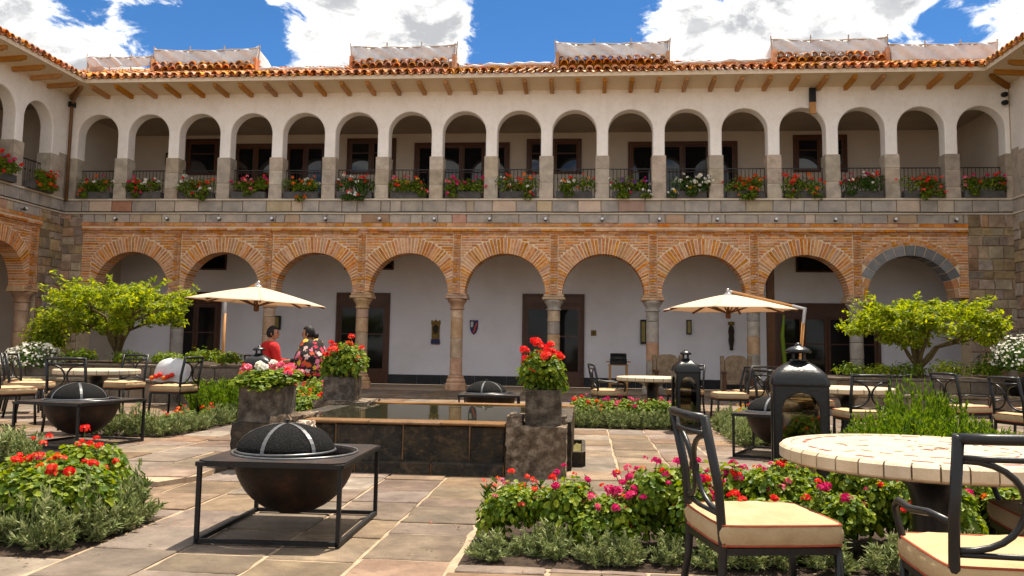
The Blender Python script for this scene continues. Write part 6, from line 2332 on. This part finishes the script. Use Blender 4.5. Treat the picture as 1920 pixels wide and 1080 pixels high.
def shawl_mat():
    m = mat('flowered_shawl', [(.01, .008, .008), (.016, .010, .010)], scale=5, rough=.85)
    t = m.node_tree
    b = t.nodes['Principled BSDF']
    tc = N(t, 'ShaderNodeTexCoord')
    vo = N(t, 'ShaderNodeTexVoronoi', inp={'Scale': 11.0, 'Randomness': 1.0})
    L(t, tc.outputs['Object'], vo.inputs['Vector'])
    noi = N(t, 'ShaderNodeTexNoise', inp={'Scale': 34.0, 'Detail': 3.0})
    L(t, tc.outputs['Object'], noi.inputs['Vector'])
    ad = N(t, 'ShaderNodeMath', operation='MULTIPLY_ADD', inp={1: 1.1, 2: -.55})
    L(t, noi.outputs[0], ad.inputs[0])
    a2 = N(t, 'ShaderNodeMath', operation='ADD')
    L(t, vo.outputs['Distance'], a2.inputs[0]); L(t, ad.outputs[0], a2.inputs[1])
    mask = N(t, 'ShaderNodeMapRange', inp={'From Min': .50, 'From Max': .42})
    L(t, a2.outputs[0], mask.inputs['Value'])
    sp = N(t, 'ShaderNodeSeparateColor'); L(t, vo.outputs['Color'], sp.inputs[0])
    rp = N(t, 'ShaderNodeValToRGB'); rp.color_ramp.interpolation = 'CONSTANT'
    cs = [(0, (.50, .03, .07)), (.32, (.66, .18, .26)), (.55, (.55, .08, .02)), (.78, (.60, .33, .04)), (.90, (.62, .40, .36))]
    el = rp.color_ramp.elements
    while len(el) < len(cs):
        el.new(.5)
    for i, (p, c) in enumerate(cs):
        el[i].position = p; el[i].color = c + (1,)
    L(t, sp.outputs[0], rp.inputs[0])
    mx = N(t, 'ShaderNodeMix', data_type='RGBA')
    L(t, mask.outputs[0], mx.inputs['Factor']); mx.inputs[6].default_value = (.012, .009, .009, 1); L(t, rp.outputs[0], mx.inputs[7])
    L(t, mx.outputs[2], b.inputs['Base Color'])
    return m


MT['shawl'] = shawl_mat()


def skin_obj(name, nodes, edges, m, parent, root=0, sub=2):
    me = bpy.data.meshes.new(name)
    me.from_pydata([n[:3] for n in nodes], edges, [])
    me.materials.append(MT[m])
    o = ob(name, me, parent)
    sk = o.modifiers.new('skin', 'SKIN')
    for i, n in enumerate(nodes):
        v = me.skin_vertices[0].data[i]
        r = n[3]
        v.radius = (r, r) if not isinstance(r, tuple) else r
        v.use_root = (i == root)
    sk.use_smooth_shade = True
    s = o.modifiers.new('sub', 'SUBSURF'); s.levels = sub; s.render_levels = sub
    return o


def person(loc, rz, label, woman):
    t = thing('person', label, 'person', loc, rz, 'seated people', scale=1.06)
    # seated facing +y; z measured from the floor
    hs = .18 if woman else .215
    el, wr = ((.235, .13, .80), (.11, .36, .80)) if woman else ((.25, .06, .78), (.19, .33, .79))
    nodes = [(0, 0, .56, (.14, .11)), (0, .0, .72, (.125, .10)), (0, .01, .92, (.15, .105)), (0, .01, 1.06, (.11, .08)), (0, .02, 1.13, .052), (0, .03, 1.20, .05)]
    edges = [(0, 1), (1, 2), (2, 3), (3, 4), (4, 5)]

    def add(p, par):
        nodes.append(p); edges.append((par, len(nodes) - 1)); return len(nodes) - 1
    for s in (-1, 1):
        sh = add((s * hs, .0, 1.02, .062), 3)
        e = add((s * el[0], el[1], el[2], .047), sh)
        w = add((s * wr[0], wr[1], wr[2], .030), e)
        pm = add((s * (wr[0] - .01), wr[1] + .055, wr[2] - .005, (.036, .018)), w)
        for k, (dx, ln) in enumerate(((-.030, .055), (-.010, .072), (.010, .068), (.028, .055))):
            kn = add((s * (wr[0] - .01) + dx, wr[1] + .055 + ln * .6, wr[2] - .004, .0095), pm)
            add((s * (wr[0] - .01) + dx * 1.1, wr[1] + .05 + ln, wr[2] - .022, .008), kn)
        add((s * (wr[0] - .01) - s * .045, wr[1] + .07, wr[2] - .01, .010), pm)
        hp = add((s * .10, .06, .53, .088), 0)
        kn = add((s * .13, .43, .53, .066), hp)
        an = add((s * .12, .42, .11, .042), kn)
        add((s * .125, .54, .05, .038), an)
    skin_obj('body', nodes, edges, 'skin', t)
    # clothing over the body
    up = MT
    cn = [(0, 0, .52, (.165, .135)), (0, -.005, .72, (.16, .13)), (0, .0, .92, (.178, .128)), (0, .005, 1.055, (.12, .088)), (0, .015, 1.115, .066)]
    ce = [(0, 1), (1, 2), (2, 3), (3, 4)]
    for s in (-1, 1):
        cn.append((s * hs, .0, 1.035, .092)); ce.append((3, len(cn) - 1))
        cn.append((s * el[0], el[1], el[2], .068)); ce.append((len(cn) - 2, len(cn) - 1))
        cn.append((s * (wr[0] + .01), wr[1] - .05, wr[2], .048)); ce.append((len(cn) - 2, len(cn) - 1))
    skin_obj('jumper' if not woman else 'dress_top', cn, ce, 'black_cloth' if woman else 'red_knit', t)
    tn = [(0, -.02, .55, (.16, .13))]
    te = []
    for s in (-1, 1):
        a = len(tn)
        tn += [(s * .105, .08, .535, .105), (s * .132, .43, .535, .085), (s * .122, .42, .14, .065)]
        te += [(0, a), (a, a + 1), (a + 1, a + 2)]
    skin_obj('trousers' if not woman else 'skirt', tn, te, 'black_cloth', t)
    for s in (-1, 1):
        m1 = MB(); m1.box(s * .123 - .042, s * .123 + .042, .36, .60, .002, .085); m1.build('shoe', 'black_cloth', t, bevel=.02)
    # head with face, turned a little
    turn = rad(-8 if woman else -34)
    H = thing_part('head', t, (0, .045, 1.252))
    H.rotation_euler = (rad(-4), 0, turn)
    m1 = MB()
    nu, nv = 24, 18
    vs, fs = [], []
    for j in range(nv + 1):
        ph = PI * j / nv
        for i in range(nu):
            a = 2 * PI * i / nu
            x, y, z = math.sin(ph) * math.cos(a), math.sin(ph) * math.sin(a), math.cos(ph)
            w_ = .078 * (1 - .18 * max(0, -z)) * x
            d_ = .098 * y * (1 - .10 * max(0, -z))
            zz = .122 * z
            fy = max(0, y)
            if fy > .5:
                d_ += .022 * math.exp(-((x / .16) ** 2)) * math.exp(-(((z + .12) / .22) ** 2))        # nose
                d_ += .008 * math.exp(-((x / .30) ** 2)) * math.exp(-(((z + .55) / .10) ** 2))        # lips
                d_ -= .010 * math.exp(-(((abs(x) - .38) / .16) ** 2)) * math.exp(-(((z - .08) / .12) ** 2))   # eye sockets
                d_ += .008 * math.exp(-((x / .30) ** 2)) * math.exp(-(((z + .88) / .14) ** 2))        # chin
            vs.append((w_, d_, zz))
    for j in range(nv):
        for i in range(nu):
            k = (i + 1) % nu
            fs.append((j * nu + i, (j + 1) * nu + i, (j + 1) * nu + k, j * nu + k))
    m1.add(vs, fs)
    m1.build('face', 'skin', H, smooth=True)
    for s in (-1, 1):
        m1 = MB(); m1.lathe([(.004, -.010), (.011, 0), (.004, .010)], 8, (s * .030, .083, .008)); m1.build('eye', 'hair', H)
        m1 = MB(); m1.lathe([(.006, -.028), (.016, -.01), (.018, .014), (.008, .03)], 8, (s * .080, -.005, -.008), sx=.5); m1.build('ear', 'skin', H, smooth=True)
        m1 = MB(); m1.tube([(s * .016, .096, .033), (s * .032, .092, .038), (s * .048, .080, .033)], .004, 5); m1.build('brow', 'hair', H)
    m1 = MB(); m1.tube([(-.024, .094, -.064), (0, .101, -.066), (.024, .094, -.064)], .005, 5); m1.build('mouth', 'lips', H)
    m1 = MB()
    vs, fs = [], []
    for j in range(nv + 1):
        ph = PI * (.02 + .66 * j / nv)
        for i in range(nu):
            a = 2 * PI * i / nu
            x, y, z = math.sin(ph) * math.cos(a), math.sin(ph) * math.sin(a), math.cos(ph)
            g = 1.10
            if y > .35 and z < .62:
                g = .80
            elif z < -.25:
                g = 1.0 if y < .1 else .8
            vs.append((.080 * g * x, .101 * g * y, .124 * g * z + .004))
    for j in range(nv):
        for i in range(nu):
            k = (i + 1) % nu
            fs.append((j * nu + i, (j + 1) * nu + i, (j + 1) * nu + k, j * nu + k))
    m1.add(vs, fs)
    m1.build('hair', 'hair', t if False else H, smooth=True)
    if woman:
        m1 = MB(); m1.lathe([(.008, -.05), (.035, -.035), (.048, 0), (.035, .035), (.008, .05)], 14, (0, -.125, -.035)); m1.build('hair_bun', 'hair', H, smooth=True)
        # shawl: a draped half-cone over shoulders and back, open at the front
        m1 = MB()

        def sh(u, v):
            a = rad(-70) + u * rad(320) + PI / 2 + rad(20) - PI / 2
            a = PI / 2 + rad(38) + u * rad(284)
            k = v
            rx = .085 + (.30 - .085) * min(1, k * 2.1) ** .7 + .05 * max(0, k - .4)
            ry = .080 + (.215 - .080) * min(1, k * 2.1) ** .7 + .07 * max(0, k - .4)
            z = 1.155 - .05 * min(1, k * 3) - .60 * max(0, k - .12) + .015 * math.sin(u * 19)
            f = 1 + .045 * math.sin(u * 23) * k
            return (1.22 * rx * f * math.cos(a), 1.25 * ry * f * math.sin(a) - .01, z)
        m1.grid(sh, 44, 16)
        o = m1.build('shawl', 'shawl', t, smooth=True)
        s = o.modifiers.new('thick', 'SOLIDIFY'); s.thickness = .012
    return t


MT['lips'] = mat('lips', [(.28, .08, .06), (.32, .10, .08)], rough=.5)
person((-5.66, 14.7, PLAT_Z + .004), rad(-48), 'person in a red jumper with short black hair, seated under the left umbrella', False)
person((-4.80, 14.4, PLAT_Z + .004), rad(98), 'person in a dark dress and flowered shawl, hair tied back, seated facing left', True)


# ------------------------------------------------------------------ fallen petals and leaves on the paving
rng = np.random.default_rng(3)
P = []
for b in BEDS:
    zb = PLAT_Z if in_poly((b[0] + b[1]) / 2, (b[2] + b[3]) / 2, PLATFORM) else 0.0
    for k in range(46):
        e = rng.integers(0, 4)
        off = abs(rng.normal(scale=.16)) + .02
        x = rng.uniform(b[0], b[1]) if e < 2 else (b[0] - off if e == 2 else b[1] + off)
        y = (b[2] - off if e == 0 else b[3] + off) if e < 2 else rng.uniform(b[2], b[3])
        P.append((x, y, (PLAT_Z if in_poly(x, y, PLATFORM) else 0.0) + .012))
P = np.array(P)
nn = np.tile([0, 0, 1.0], (len(P), 1)) + rng.normal(scale=.25, size=(len(P), 3))
V, Fc = leaves_np(P, nn, .013, 'oval', rng)
m1 = MB(); m1.np(V, Fc)
tag(m1.build('fallen_leaves', leafmat('dry_leaf', [(.10, .055, .02), (.22, .12, .04), (.12, .13, .03), (.40, .05, .05)], trans=.1)), 'dry leaves and petals scattered on the paving round the beds', 'leaves', kind='stuff')
